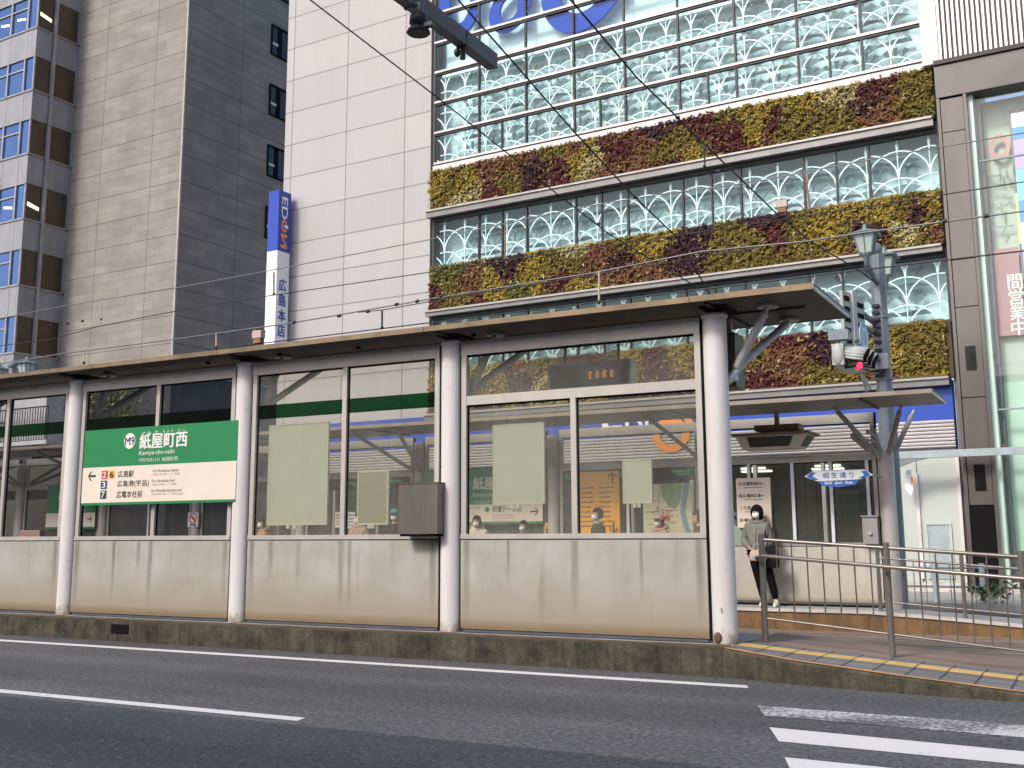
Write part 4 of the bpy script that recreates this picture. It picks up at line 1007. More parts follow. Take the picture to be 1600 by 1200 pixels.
# ---------------------------------------------------------------- department store with the glass front
zz = FB.Z
uW0, uW1 = FB.U(452, 0), FB.U(673.5, 150)
uG0, uG1 = FB.U(681, 150), FB.U(1455, 93)
store = thing('department_store', 'department store with a white clad wall and patterned glass front over the tram stop', 'department store', tuple(FB.pt(uW1, -.02)))
zWb = zz(560, 659)
ju, jz = FB.U(460, 85), zz(460, 125)
m = MB()
def cpane(m, fr, u0, u1, z0, z1, d): m.face([fr.pt(u0, z0, d), fr.pt(u1, z0, d), fr.pt(u1, z1, d), fr.pt(u0, z1, d)], [((u-ju)*S+24.1, (z-jz)*S+11.8) for u, z in ((u0, z0), (u1, z0), (u1, z1), (u0, z1))])
ZTOP = 27.0
cpane(m, FB, uW0, uW1, zWb, ZTOP, 0)
m.face([FB.pt(uW0, zWb, -7), FB.pt(uW0, zWb, 0), FB.pt(uW0, ZTOP, 0), FB.pt(uW0, ZTOP, -7)], [(0, 0), (6, 0), (6, 20), (0, 20)])
m.face([FB.pt(uW1, zWb, 0), FB.pt(uW1, zWb, -1.0), FB.pt(uW1, ZTOP, -1.0), FB.pt(uW1, ZTOP, 0)], [(24, 12), (24.5, 12), (24.5, 30), (24, 30)])
m.face([FB.pt(uW0, zWb, 0), FB.pt(uW0, zWb, -7), FB.pt(uW1, zWb, -7), FB.pt(uW1, zWb, 0)])
m.face([FB.pt(uW0, ZTOP, 0), FB.pt(uW1, ZTOP, 0), FB.pt(uW1, ZTOP, -7), FB.pt(uW0, ZTOP, -7)])
m.build('white_wall', 'white_cladding', store)
m = MB(); m.fbox(FB, uW1+.002, uG0-.06, zWb, ZTOP, -.5, -.12); m.build('corner_strip', 'fascia_steel', store)
m = MB(); m.fbox(FB, uG0-.058, uG0, zWb, ZTOP, -.3, .02); m.build('corner_mullion', 'mullion_dark', store)
# vertical layout
b1t, b1b = zz(681, 269.5), zz(674, 333.5); f1 = zz(680, 343.5); k1 = zz(680, 348)
b2t, b2b = (zz(681, 419)+zz(1472, 301))/2, zz(672.5, 489); f2 = zz(672.5, 497.5); k2 = zz(673, 502)
b3t, b3b = zz(1480, 503), zz(1485, 590); f3 = zz(1486, 603)
bl0 = zz(1492, 655); co0 = zz(1495, 700); so0 = zz(1496, 713)
zm = [(zz(681, 258.5)+zz(1454.5, 93))/2]; pitch = ((zz(682, 116.5)-zz(681, 258.5))/3)
mz = [zm[0]+pitch*k for k in range(0, 12)]
vu = [FB.U(x, y) for x, y in ((749, 140), (822, 123), (897, 107), (976, 90), (1060, 71), (1148, 52), (1244, 30), (1343, 10))]
mod = (vu[-1]-vu[0])/7
zones = [(b1t+.02, ZTOP, 'upper'), (b2t, k1, 'mid'), (b3t, k2, 'low')]
sp = .735*30/26.4; rh = .68*30/26.4
def arc_strip(m, fr, cu, cz, a, b, w0, w1, t0, t1, d0, d1, zlo, zhi, ulo, uhi, n=14):
    """elliptical arc as a thin solid strip clipped by rows/edges"""
    P = []
    for i in range(n+1):
        t = t0+(t1-t0)*i/n; w = w0+(w1-w0)*abs(math.cos(t))**3
        P.append((cu+a*math.cos(t), cz+b*math.sin(t), w, t))
    for p, q in zip(P, P[1:]):
        if min(p[1], q[1]) < zlo or max(p[1], q[1]) > zhi or min(p[0], q[0]) < ulo or max(p[0], q[0]) > uhi: continue
        pts = []
        for (u, z, w, t), s in ((p, -1), (q, -1), (q, 1), (p, 1)):
            pts.append((u+s*w*.5*math.cos(t), z+s*w*.5*math.sin(t)))
        A = [fr.pt(*x, d1) for x in pts]; B = [fr.pt(*x, d0) for x in pts]
        m.face(A); m.face(B[::-1]); m.face([A[0], A[3], B[3], B[0]]); m.face([A[1], B[1], B[2], A[2]]); m.face([A[0], B[0], B[1], A[1]]); m.face([A[3], A[2], B[2], B[3]])
for z0, z1, nm in zones:
    win = MB(); win.pane(FB, uG0, uG1, z0, z1, 0); w = win.build('glazing', 'curtain_glass', store)
    mm = MB(); cap = MB()
    for i, u in enumerate(vu): mm.fbox(FB, u-.03, u+.03, z0, z1, -.05, .05)
    zh = mz[1] if nm == 'upper' else z1
    for i in ((0, 2, 4, 6) if nm == 'upper' else (0, 2, 4, 6)):
        u = (vu[i-1]+vu[i])/2 if i else (vu[0]-mod/2)
        u = vu[i]+mod/2 if nm != 'upper' else u+mod
        if uG0+.3 < u < uG1-.3: mm.fbox(FB, u-.025, u+.025, mz[0] if nm == 'upper' else z0, zh, -.05, .045)
    if nm == 'upper':
        for z in mz[:8]:
            mm.fbox(FB, uG0, uG1, z-.085, z-.02, -.05, .06); cap.fbox(FB, uG0, uG1, z-.018, z+.055, -.04, .10)
    else:
        mm.fbox(FB, uG0, uG1, z0, z0+.06, -.05, .06)
    mm.fbox(FB, uG1, uG1+.06, z0, z1, -.2, .06)
    mm.build('mullion', 'mullion_dark', w)
    if nm == 'upper': cap.build('mullion_cap', 'mullion_pink', w)
    # inner wall a little way behind the glass, grey shapes before it painting the lattice's shadow, white lattice against the glass
    iw = MB(); iw.pane(FB, uG0-.6, uG1+.3, z0-.6, z1+1.3, -.75); iw.build('inner_wall', 'inner_wall', w)
    zl = z1 if nm != 'upper' else mz[3]-.1
    lat = MB(); fr_ = MB(); shade = MB()
    r0 = mz[0]-rh*.55 if nm == 'upper' else z0-rh*.25
    base = uG0+.35
    nr = int((zl-r0)/rh)+1
    for k in range(nr):
        cz = r0+k*rh
        nt = int((uG1-uG0)/sp)+2
        for i in range(-1, nt):
            cu = base+i*sp
            arc_strip(lat, FB, cu, cz, sp, rh, .033, .046, .02, math.pi-.02, -.11, -.075, z0, zl, uG0+.02, uG1-.02)
            if uG0+.05 < cu < uG1-.05:
                for (za, zb, wd) in ((cz, cz+rh*.18, .022), (cz+rh*.18, cz+rh, .012)):
                    za, zb = max(za, z0), min(zb, zl)
                    if zb > za: lat.fbox(FB, cu-wd, cu+wd, za, zb, -.11, -.07)
            # lattice shadow modelled in grey: a cap under each arch and ribs fanning from its foot
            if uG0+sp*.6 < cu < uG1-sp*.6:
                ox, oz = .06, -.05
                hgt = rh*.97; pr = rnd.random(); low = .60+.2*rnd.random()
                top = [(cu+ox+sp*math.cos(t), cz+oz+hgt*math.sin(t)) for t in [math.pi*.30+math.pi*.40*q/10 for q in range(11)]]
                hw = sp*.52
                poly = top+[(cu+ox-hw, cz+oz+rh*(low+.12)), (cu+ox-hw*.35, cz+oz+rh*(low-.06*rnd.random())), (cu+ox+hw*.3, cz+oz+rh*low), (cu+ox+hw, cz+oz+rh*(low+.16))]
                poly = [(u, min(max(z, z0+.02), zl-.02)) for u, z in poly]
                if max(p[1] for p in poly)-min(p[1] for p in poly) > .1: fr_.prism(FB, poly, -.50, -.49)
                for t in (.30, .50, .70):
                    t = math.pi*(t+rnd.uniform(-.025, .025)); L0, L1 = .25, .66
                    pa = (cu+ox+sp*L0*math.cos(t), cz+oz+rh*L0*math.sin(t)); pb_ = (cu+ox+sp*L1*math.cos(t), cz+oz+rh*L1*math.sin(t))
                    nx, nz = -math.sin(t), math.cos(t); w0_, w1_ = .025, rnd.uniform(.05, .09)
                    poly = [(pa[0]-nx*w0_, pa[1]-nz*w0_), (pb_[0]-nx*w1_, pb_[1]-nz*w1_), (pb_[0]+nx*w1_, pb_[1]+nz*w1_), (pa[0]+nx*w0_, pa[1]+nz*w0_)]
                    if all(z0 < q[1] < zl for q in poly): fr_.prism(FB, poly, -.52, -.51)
            if rnd.random() < .35 and uG0+sp < cu < uG1-sp:
                a_ = cu+sp*rnd.uniform(.1, .4); zb = cz+rh*rnd.uniform(.55, .75); w_ = sp*rnd.uniform(.06, .14)
                poly = [(a_, zb), (a_+w_, zb+.02), (a_+w_*.5, zb-.04)]
                if all(z0 < p[1] < zl for p in poly): shade.prism(FB, poly, -.48, -.47)
    lat.build('arch_lattice', 'lattice_white', w); fr_.build('painted_lattice_shade', 'lattice_shade_grey', w); shade.build('pale_screen', 'inner_wall', w)
    if nm == 'upper':
        bd = MB(); bd.fbox(FB, uG0+.05, uG1-.05, mz[3]-.05, mz[3]+.05, -.5, -.3); bd.build('floor_edge', 'lattice_white', w)
        pb = MB(); pb.pane(FB, uG0+.1, uG1, mz[3]+.06, ZTOP, -.5); pb.build('pale_blind', 'inner_wall', w)
# white strip, fascias, soffits
m = MB(); m.fbox(FB, uG0+.0, uG1, b1t-.02, mz[0]-.10, .07, .16); m.build('white_strip', 'fascia_white', store)
for a, b, c in ((b1b, f1, k1), (b2b, f2, k2)):
    m = MB(); m.fbox(FB, uG0-.14, uG1-.02, b-.0, a-.06, -.1, .34); lg = m.build('ledge', 'fascia_steel', store)
    m = MB(); m.fbox(FB, uG0-.16, uG1-.04, a-.058, a, -.1, .40); m.build('lip', 'ledge_lip', lg)
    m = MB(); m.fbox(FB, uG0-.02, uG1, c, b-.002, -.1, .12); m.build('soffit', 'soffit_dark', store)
uR3 = FB.U(1486, 595)
m = MB(); m.fbox(FB, uG0-.14, uR3, f3, b3b-.06, -.1, .34); lg = m.build('ledge', 'fascia_steel', store)
m = MB(); m.fbox(FB, uG0-.16, uR3, b3b-.058, b3b, -.1, .40); m.build('lip', 'ledge_lip', lg)
m = MB(); m.fbox(FB, uR3+.065, uR3+1.2, -.02, ZTOP, -1.5, -.05); m.fbox(FB, uG1+.062, uG1+.9, so0, ZTOP, -1.2, -.02); m.build('end_wall', 'rib_dark', store)
# backing of the planted bands
for a, b in ((b1t, b1b), (b2t, b2b), (b3t, b3b)):
    m = MB(); m.fbox(FB, uG0-.12, uG1+.02, b, a, -.1, .10); m.build('planter_backing', 'soil_dark', store)
# blue fascia, corrugated band, soffit
uL = uW0
m = MB(); m.fbox(FB, uL, uR3+.02, bl0, zWb-.005, -.3, .06); m.fbox(FB, uG0-.1, uR3+.02, zWb-.004, f3-.005, -.3, .06); m.build('blue_fascia', 'fascia_blue', store)
m = MB(); hgt = (bl0-co0)/8
for k in range(8):
    z = co0+k*hgt; m.prism(Frame(FB.pt(uL, 0), -NB, UB), [(-.10, z+hgt*.12), (-.16, z+hgt*.5), (-.10, z+hgt*.88), (-.02, z+hgt*.9), (-.02, z+hgt*.1)], 0, uR3+.02-uL)
m.build('corrugated_band', 'rib_white', store)
m = MB(); m.fbox(FB, uL, uR3+.02, co0, bl0-.002, -.3, .015); m.build('band_backing', 'rib_dark', store)
m = MB(); m.fbox(FB, uL, uR3, so0, co0-.003, -.4, .08); m.build('shopfront_beam', 'rib_dark', store)
# shop front: frosted panels at the right, glazing and interior to the left
uP = FB.U(1403, 800)
m = MB(); um = FB.U(1437, 800)
m.fbox(FB, uP, um-.012, .22, so0-.003, -.2, .05); m.fbox(FB, um+.012, uR3-.02, .22, so0-.003, -.2, .05); m.build('frosted_panel', 'frosted_white', store, bev=.004)
m = MB(); m.fbox(FB, uR3-.018, uR3+.06, .22, so0-.003, -.2, .10); m.build('edge_post', 'fascia_white', store)
m = MB(); m.fbox(FB, uL, uR3+.05, -.02, .215, -.2, .09); m.build('stone_base', 'pale_stone', store)
a0, a1, z0, z1 = rect_px(FB, 1449, 820, 1489, 905, .06)
m = MB(); m.fbox(FB, a0, a1, z0, z1, .05, .075); dr = m.build('service_door', 'door_grey', store)
m = MB(); m.fbox(FB, a0-.06, a0, z0, z1+.06, .05, .10); m.fbox(FB, a1, a1+.06, z0, z1+.06, .05, .10); m.fbox(FB, a0, a1, z1, z1+.06, .05, .10); m.build('frame', 'frosted_white', dr)
m = MB(); m.fbox(FB, um-.05, um+.03, .3, FB.Z(1437, 740), .06, .12); m.build('cover_strip', 'fascia_white', store)
m = MB(); m.pane(FB, uL, uP, .22, so0, 0); sg_ = m.build('shop_window', 'shop_glass', store)
m = MB(); u = uP
while u > uL: m.fbox(FB, u-.05, u+.05, .22, so0, -.08, .06); u -= 1.9
m.build('mullion', 'mullion_grey', sg_)
m = MB(); m.fbox(FB, uL, uP, -.02, .0, -6, -.21); m.fbox(FB, uL, uP, so0, so0+.1, -6, -.41); m.build('shop_floor', 'shop_floor', store)
m = MB(); m.fbox(FB, uL, uP, 0, so0, -6.1, -6); m.fbox(FB, uL-.1, uL, 0, so0, -6, -.3); m.build('shop_back_wall', 'shop_dark', store)
m = MB(); u = uP-1
while u > uL+1:
    h = .9+1.0*rnd.random(); m.fbox(FB, u-.55*rnd.random()-.4, u+.4, .001, h, -4-rnd.random(), -2.6-rnd.random()); u -= 1.6+rnd.random()
m.build('display_counter', 'shop_beige', store)
m = MB(); u = uP-.8
while u > uL+1: m.fbox(FB, u, u+.9, so0-.05, so0-.01, -3.2, -2.9); m.fbox(FB, u+.5, u+1.2, so0-.05, so0-.01, -1.6, -1.4); u -= 2.2
m.build('ceiling_light', 'ceiling_lamp', store)
# slanting escalator balustrade inside
m = MB()
q1, q2 = FB.px(1125, 782, -1.2), FB.px(1205, 855, -1.2)
for o in (0, .22): m.tube([FB.pt(q1[0], q1[1]-o, -1.2), FB.pt(q2[0], q2[1]-o, -1.2)], .05, 8)
m.build('escalator_rail', 'fascia_steel', store)
m = MB(); m.prism(FB, [(q1[0]-2, q1[1]-.3), (q1[0], q1[1]-.3), (q2[0], q2[1]-.3), (q2[0], .05), (q1[0]-2, .05)], -1.25, -1.15); m.build('escalator_side', 'pale_green', store)
# planted bands: living walls
def green_wall(label, zt, zb, u0, u1, seed):
    r = random.Random(seed)
    g = thing('green_wall', label, 'green wall', tuple(FB.pt((u0+u1)/2, zb, .12)), 'planted bands across the glass front')
    cent = []
    W, H = u1-u0, zt-zb
    for k in range(int(W*H*1.9)):
        c = r.choices(range(7), [26, 26, 17, 18, 3, 7, 6])[0]
        cent.append((u0+W*r.random(), zb+H*r.random(), c))
    m = MB()
    n = int(W*H*640)
    for k in range(n):
        u, z = u0+W*r.random(), zb+.02+H*r.random()*1.02
        uj, zj = u+r.gauss(0, .06), z+r.gauss(0, .06)
        best = min(cent, key=lambda c: (c[0]-uj)**2+((c[1]-zj)*1.15)**2)
        c = best[2]
        if r.random() < .13: c = r.choice((0, 1, 3, 5, 7))
        d = .11+.17*r.random()**1.3*(.55+.45*math.sin(u*5.1+math.sin(z*7)*2)**2)
        s = .036+.040*r.random()
        ax = (UB*r.gauss(0, .38)+NB*(.7+.6*r.random())+Vector((0, 0, r.gauss(.35, .38)))).normalized()
        a = ax.orthogonal().normalized(); w = r.random()*6.28; b = ax.cross(a); e1 = a*math.cos(w)+b*math.sin(w); e2 = ax.cross(e1)
        p = FB.pt(u, z, d); m.cur = c
        m.face([p-e1*s*1.3, p-e2*s*.55+ax*s*.3, p+e1*s*1.3, p+e2*s*.55+ax*s*.3])
    pl = m.build('planting', ['sedum_olive', 'sedum_gold', 'sedum_red', 'sedum_brown', 'sedum_green', 'sedum_pale', 'sedum_purple', 'soil_dark'], g); pl['kind'] = 'stuff'
    t = MB(); t.fbox(FB, u0, u1, zb+.004, zb+.05, .101, .26); t.build('tray', 'soil_dark', g)
green_wall('topmost olive and dark red planted band, under the tall patterned glass', b1t-.04, b1b, uG0-.1, uG1, 3)
green_wall('middle olive and dark red planted band, between two rows of patterned windows', b2t-.01, b2b, uG0-.1, uG1, 5)
green_wall('lowest olive and dark red planted band, just over the blue fascia behind the signal', b3t-.01, b3b, uG0-.1, uR3-.03, 8)
# blue lettering on the upper glass (cut by the top of the photo)
lt_ = thing('glass_lettering', 'huge blue rounded letters on the upper glass above the lamp arm', 'lettering', tuple(FB.pt(FB.U(720, 20), zz(720, 50), .1)))
def ring(px_c, rx, ry, w, t0=0, t1=6.2832, sl=0):
    cu, cz = FB.px(*px_c, .12); k = FB.U(px_c[0]+10, px_c[1], .12)-cu; k /= 10; kz = (FB.Z(px_c[0], px_c[1]-10, .12)-cz)/10
    a, b, w = rx*k, ry*kz, w*k
    m = MB(); n = 36
    for i in range(n):
        ta, tb = t0+(t1-t0)*i/n, t0+(t1-t0)*(i+1)/n
        P = lambda t, s: (cu+(a+s*w)*math.cos(t)+sl*(b+s*w)*math.sin(t), cz+(b+s*w)*math.sin(t))
        m.prism(FB, [P(ta, -.5), P(tb, -.5), P(tb, .5), P(ta, .5)], -.17, -.06)
    m.build('letter_stroke', 'letter_blue', lt_)
ring((714, -8), 25, 50, 17); ring((792, 8), 24, 28, 16, sl=.2); ring((910, -42), 56, 70, 28, sl=.15)
m = MB(); m.prism(FB, [FB.px(808, -40, .1), FB.px(826, -44, .1), FB.px(818, 30, .1), FB.px(803, 33, .1)], -.17, -.058); m.build('letter_stroke', 'letter_blue', lt_)
m = MB(); m.prism(FB, [FB.px(842, -40, .1), FB.px(862, -44, .1), FB.px(872, 14, .1), FB.px(856, 22, .1)], -.17, -.058); m.build('letter_stroke', 'letter_blue', lt_)
# shop name across the blue fascia
nm_ = thing('shop_sign', 'large white and orange shop letters across the blue fascia, seen through the right window', 'shop sign', tuple(FB.pt(FB.U(1000, 680), co0, .2)))
zA, zB = FB.Z(1057, 706, .2), FB.Z(1057, 651, .2)
us = [FB.U(x, 680, .2) for x in (942, 973, 978, 1004, 1007, 1015, 1020, 1076, 1072, 1100)]
zE = FB.Z(1000, 674, .2)
m = MB(); txt_uz(m, 'E', FB, us[0], us[1], zE, zB, .2, .03); txt_uz(m, 'D', FB, us[2], us[3], zE, zB, .2, .03); txt_uz(m, 'I', FB, us[4]+.03, us[5]-.03, zE, zB, .2, .03); m.build('letter', 'sign_panel_white', nm_)
m = MB(); cu, hu = (us[6]+us[7])/2, (us[7]-us[6])/2; disc(m, FB, cu, (zA+zB)/2, hu, (zB-zA)/2, .2, 32, .6); txt_uz(m, 'N', FB, us[8], us[9], (zA+zE)/2, zB, .205, .05); m.build('letter', 'logo_orange', nm_)
# projecting vertical sign on the white wall
def solve_d(xf, us, y=400):
    lo, hi = 0, 6
    for _ in range(40):
        md = (lo+hi)/2
        if FB.U(xf, y, md) > us: hi = md
        else: lo = md
    return lo
us_ = FB.U(453, 420, .18)
dF = solve_d(432.5, us_, 420)
uF = FB.U(416.5, 420, dF)
zT, zM, zBt = FB.Z(432, 297, dF), FB.Z(432, 391, dF), FB.Z(425, 545, dF)
ps = thing('projecting_sign', 'tall blue and white vertical shop sign projecting from the white wall', 'shop sign', tuple(FB.pt(us_, zBt, .2)))
m = MB(); m.fbox(FB, uF, us_, zM+.002, zT, .22, dF); m.build('upper_box', 'sign_panel_blue', ps, bev=.02)
m = MB(); m.fbox(FB, uF, us_, zBt, zM, .22, dF); m.build('lower_box', 'sign_panel_white', ps, bev=.02)
m = MB(); m.fbox(FB, us_-.5, us_-.2, zBt, zT-.3, .0, .22); m.build('spine', 'sign_panel_white', ps)
FSg = Frame(FB.pt(us_, 0, dF), -NB, UB)     # the lettered side, reading from the street edge to the wall
Wd = dF-.22
H = zT-zM
m = MB(); txt_uz(m, 'ED', FSg, Wd*.72, Wd*.24, zT-H*.46, zT-H*.10, .012, .03, rot=True)
m.build('lettering', 'white_ink', ps)
m = MB(); cz = zT-H*.575
disc(m, FSg, Wd*.48, cz, Wd*.25, H*.105, .012, 28, .58); txt_uz(m, 'N', FSg, Wd*.72, Wd*.24, zT-H*.93, zT-H*.72, .012, .05, rot=True); m.build('lettering', 'logo_orange', ps)
m = MB(); m.pane(FSg, Wd*.45, Wd*.80, cz-.05, cz+.05, .016); m.build('lettering', 'white_ink', ps)
m = MB(); Hl = zM-zBt
for k, ch in enumerate('広島本店'):
    z = zM-Hl*(.28+.155*k); txt_uz(m, ch, FSg, Wd*.20, Wd*.78, z-Hl*.125, z, .012, .03)
m.build('lettering', 'navy_blue', ps)
# ---------------------------------------------------------------- stone framed shop at the right
dP = .5
stone = thing('stone_building', 'brown stone framed shop with a tall display window, at the right edge', 'building', tuple(FB.pt(FB.U(1490, 900), -.02, dP)))
p0, p1 = FB.U(1466, 200, dP), FB.U(1517, 250, dP)
zh0, zh1 = FB.Z(1515, 146, dP), FB.Z(1465, 103, dP)
UE = p1+9
ys = [146, 203, 300, 405, 480, 622, 790, 932]
zsx = [FB.Z(1495, y, dP) for y in ys]; zsx[0] = zh0; zsx[-1] = -.02
for a, b in zip(zsx, zsx[1:]):
    m = MB(); blk = b < .2 or a < FB.Z(1495, 760, dP)
    m.fbox(FB, p0+.09, p1-.09, b+.012, a-.012, -.2, dP-.05); m.build('pillar_panel', 'pillar_black' if blk else 'pillar_stone', stone, bev=.006)
for a, b in ((p0, p0+.075), (p1-.075, p1)):
    m = MB(); m.fbox(FB, a, b, -.02, zh0+.03, -.2, dP); m.build('pillar_edge', 'pillar_stone', stone)
m = MB(); m.prism(FB, [(p0, zh0+.035), (p1, zh0+.035), (UE, zh0+.035), (UE, zh1), (p0, zh1)], -.2, dP+.02); m.build('lintel', 'lintel_stone', stone, bev=.01)
m = MB(); m.fbox(FB, p0, UE, zh1+.003, zh1+.12, -.2, dP+.10); m.build('cornice', 'pillar_black', stone)
for (x0, y0, x1, y1) in ((1507, 541, 1526, 577), (1521, 726, 1541, 766)):
    a, b, c, e = rect_px(FB, x0, y0, x1, y1, dP); m = MB(); m.fbox(FB, a, b, c, e, dP-.05, dP-.02); m.build('plaque', 'pillar_black', stone)
m = MB(); u = p0+.16; zr = zh1+.125
while u < UE: m.fbox(FB, u, u+.062, zr, ZTOP, .35, dP); u += .124
m.build('rib', 'rib_white', stone)
m = MB(); m.fbox(FB, p0+.14, UE, zr, ZTOP, -.2, .36); m.build('upper_wall', 'rib_dark', stone)
m = MB(); m.fbox(FB, p0-.30, p0+.13, zr, ZTOP, -.2, dP-.1); m.build('edge_strip', 'fascia_white', stone)
# tall display window
m = MB(); m.pane(FB, p1, UE, .25, zh0+.03, .2); dg_ = m.build('display_window', 'display_glass', stone)
m = MB(); m.fbox(FB, p1+.001, p1+.13, .25, zh0+.03, -.1, .3); m.build('edge_frame', 'pale_green', dg_)
for y in (248, 640, 705): 
    z = FB.Z(1560, y, .2); m = MB(); m.fbox(FB, p1+.13, UE, z-.02, z+.02, .15, .24); m.build('glass_joint', 'reflected_grey', dg_)
m = MB(); m.fbox(FB, p1, UE, .25, zh0+.03, -.62, -.45); m.build('back_wall', 'frosted_white', stone)
m = MB(); m.fbox(FB, p1, UE, -.02, .245, -1.2, .25); m.build('plinth', 'pale_stone', stone)
zlow = FB.Z(1560, 600, -.6)
m = MB(); m.fbox(FB, p1+.14, UE, .25, zlow, -.445, -.40); m.build('pale_screen', 'pale_green', stone)
def disp(name, mat, x0, y0, x1, y1, d, parent=None):
    a, b, c, e = rect_px(FB, x0, y0, x1, y1, d); m = MB(); m.fbox(FB, a, b, c, e, d-.04, d); return m.build(name, mat, parent or stone)
bn = thing('banner', 'faded pink vertical banner with white characters behind the display window', 'banner', tuple(FB.pt(FB.U(1560, 520), FB.Z(1560, 520), -.3)))
disp('cloth', 'banner_pink', 1540, 392, 1602, 522, -.25, bn)
m = MB(); ub0, ub1 = FB.U(1577, 470, -.24), FB.U(1600, 470, -.24)
for k, ch in enumerate('間営業中'):
    zc = FB.Z(1588, 440+24*k, -.24); txt_uz(m, ch, FB, ub0, ub1, zc-.2, zc+.2, -.24, .02)
m.build('lettering', 'sign_panel_white', bn)
m = MB(); ua, ub2 = FB.U(1545, 300, -.24), FB.U(1583, 300, -.24)
txt_uz(m, 'デパート', FB, ua, ub2, FB.Z(1565, 368, -.24), FB.Z(1565, 262, -.24), -.24, .01, rot=True)  # characters reflected in the glass, put in as flat grey lettering
wl = thing('reflected_lettering', 'grey painted reflection of vertical characters, with a pink ring, on the tall display window', 'lettering', tuple(FB.pt(ua, FB.Z(1565, 368), -.24)))
m.build('lettering', 'reflected_grey', wl)
m = MB(); disc(m, FB, FB.U(1562, 230, -.24), FB.Z(1562, 230, -.24), .26, .36, -.24, 24, .55); m.build('ring_mark', 'banner_pale', wl)
led = thing('led_screen', 'tall glowing blue and violet advertising screen at the right edge', 'screen', tuple(FB.pt(FB.U(1600, 420), FB.Z(1600, 420), -.1)))
a, b, c, e = rect_px(FB, 1575, 172, 1640, 432, -.12); m = MB(); m.fbox(FB, a, b, c, e, -.3, -.16); m.build('casing', 'rib_dark', led)
for (y0, y1, mt) in ((174, 196, 'led_white'), (197, 214, 'led_blue'), (215, 262, 'led_violet'), (263, 312, 'led_cyan'), (313, 345, 'led_blue'), (346, 388, 'led_white'), (389, 430, 'led_violet')):
    c_, e_ = FB.Z(1600, y1, -.12), FB.Z(1600, y0, -.12); m = MB(); m.fbox(FB, a+.06, b, c_, e_-.004, -.158, -.13); m.build('lit_panel', mt, led)
m = MB(); m.fbox(FB, a, a+.055, FB.Z(1600, 380, -.12), FB.Z(1600, 300, -.12), -.158, -.125); m.build('lit_edge', 'led_yellow', led)
# pale blue beam running past the stone pillar at first-floor height
z = FB.Z(1500, 708, .9)
m = MB(); m.fbox(FB, FB.U(1398, 712, .9), UE, z-.09, z+.09, .85, 1.0); cb = one(m, 'canopy_beam', 'pole_pale', 'pale grey beam running past the stone pillar above the pale panels', 'beam')
m = MB(); zf = FB.Z(1420, 735, .9); m.prism(FB, [(FB.U(1398, 715, .9), z-.10), (FB.U(1450, 715, .9), z-.10), (FB.U(1425, 722, .9), z-.18), (FB.U(1402, 728, .9), z-.32)], .86, .99); m.build('gusset', 'pole_grey', cb)
q0, q1 = FB.px(1412, 735, .5), FB.px(1426, 772, .5)
fl = thing('hanging_flag', 'small white pointed flag with an orange mark, hung beside the grey pole', 'flag', tuple(FB.pt(q0[0], q1[1], .5)))
m = MB(); m.prism(FB, [(q0[0]+.05, q0[1]), (q1[0], q0[1]), (q1[0]+.02, q1[1]+.1), (q0[0]+.14, q1[1]-.05), (q0[0], q1[1]+.15)], .49, .505); m.build('cloth', 'sign_panel_white', fl)
m = MB(); m.pane(FB, q0[0]+.16, q0[0]+.22, q0[1]-.38, q0[1]-.18, .51); m.build('mark', 'logo_orange', fl)
# ---------------------------------------------------------------- tiled tower
tu0, tu1 = FT.U(112, 250), FT.U(294, 30)
zpod = FT.Z(180, 590)
tower = thing('tower_block', 'windowless tiled grey tower between the glass office and the white wall', 'tower', tuple(FT.pt((tu0+tu1)/2, -.02)))
FTS = Frame(FT.pt(tu1, 0, 0), -NB, UB)
m = MB(); m.pane(FT, tu0-1.5, tu1, zpod, 36, 0); m.pane(FTS, 0, 18, zpod, 36, 0); m.build('wall', 'tower_tiles', tower)
m = MB(); m.fbox(FT, tu0-1.5, tu1, 36, 36.3, -18, .1); m.build('parapet', 'spandrel', tower)
m = MB(); m.fbox(FT, tu1-.06, tu1+.02, zpod, 36, -.06, .02); m.build('corner_trim', 'corner_tile', tower)
m = MB(); m.fbox(FT, tu0-30, tu1-.05, -.02, zpod-.003, -18, -.05); m.build('podium', 'tower_podium', tower)
w0, w1 = FTS.U(425, 60), FTS.U(448, 60)
zt, zb = FTS.Z(426, 38), FTS.Z(426, 86); zt2 = FTS.Z(423, 131)
per = zt-zt2
for k in range(-4, 4):
    t = zt-per*k; h = zt-zb
    m = MB(); m.pane(FTS, w0, w1+.6, t-h, t, .012); w = m.build('window', 'black_glass', tower)
    m = MB(); um_ = w0+(w1-w0)*.52
    for a, b, c, e in ((w0-.08, w0, t-h, t), (um_-.12, um_+.12, t-h, t), (w0, w1+.6, t-.07, t), (w0, w1+.6, t-h, t-h+.07)): m.fbox(FTS, a, b, c, e, .0, .06)
    m.build('frame', 'dark_seal', w)
    m = MB(); m.fbox(FTS, w0+.02, um_-.14, t-h*.66, t-h*.58, .013, .05); m.build('blind_end', 'fascia_white', w)
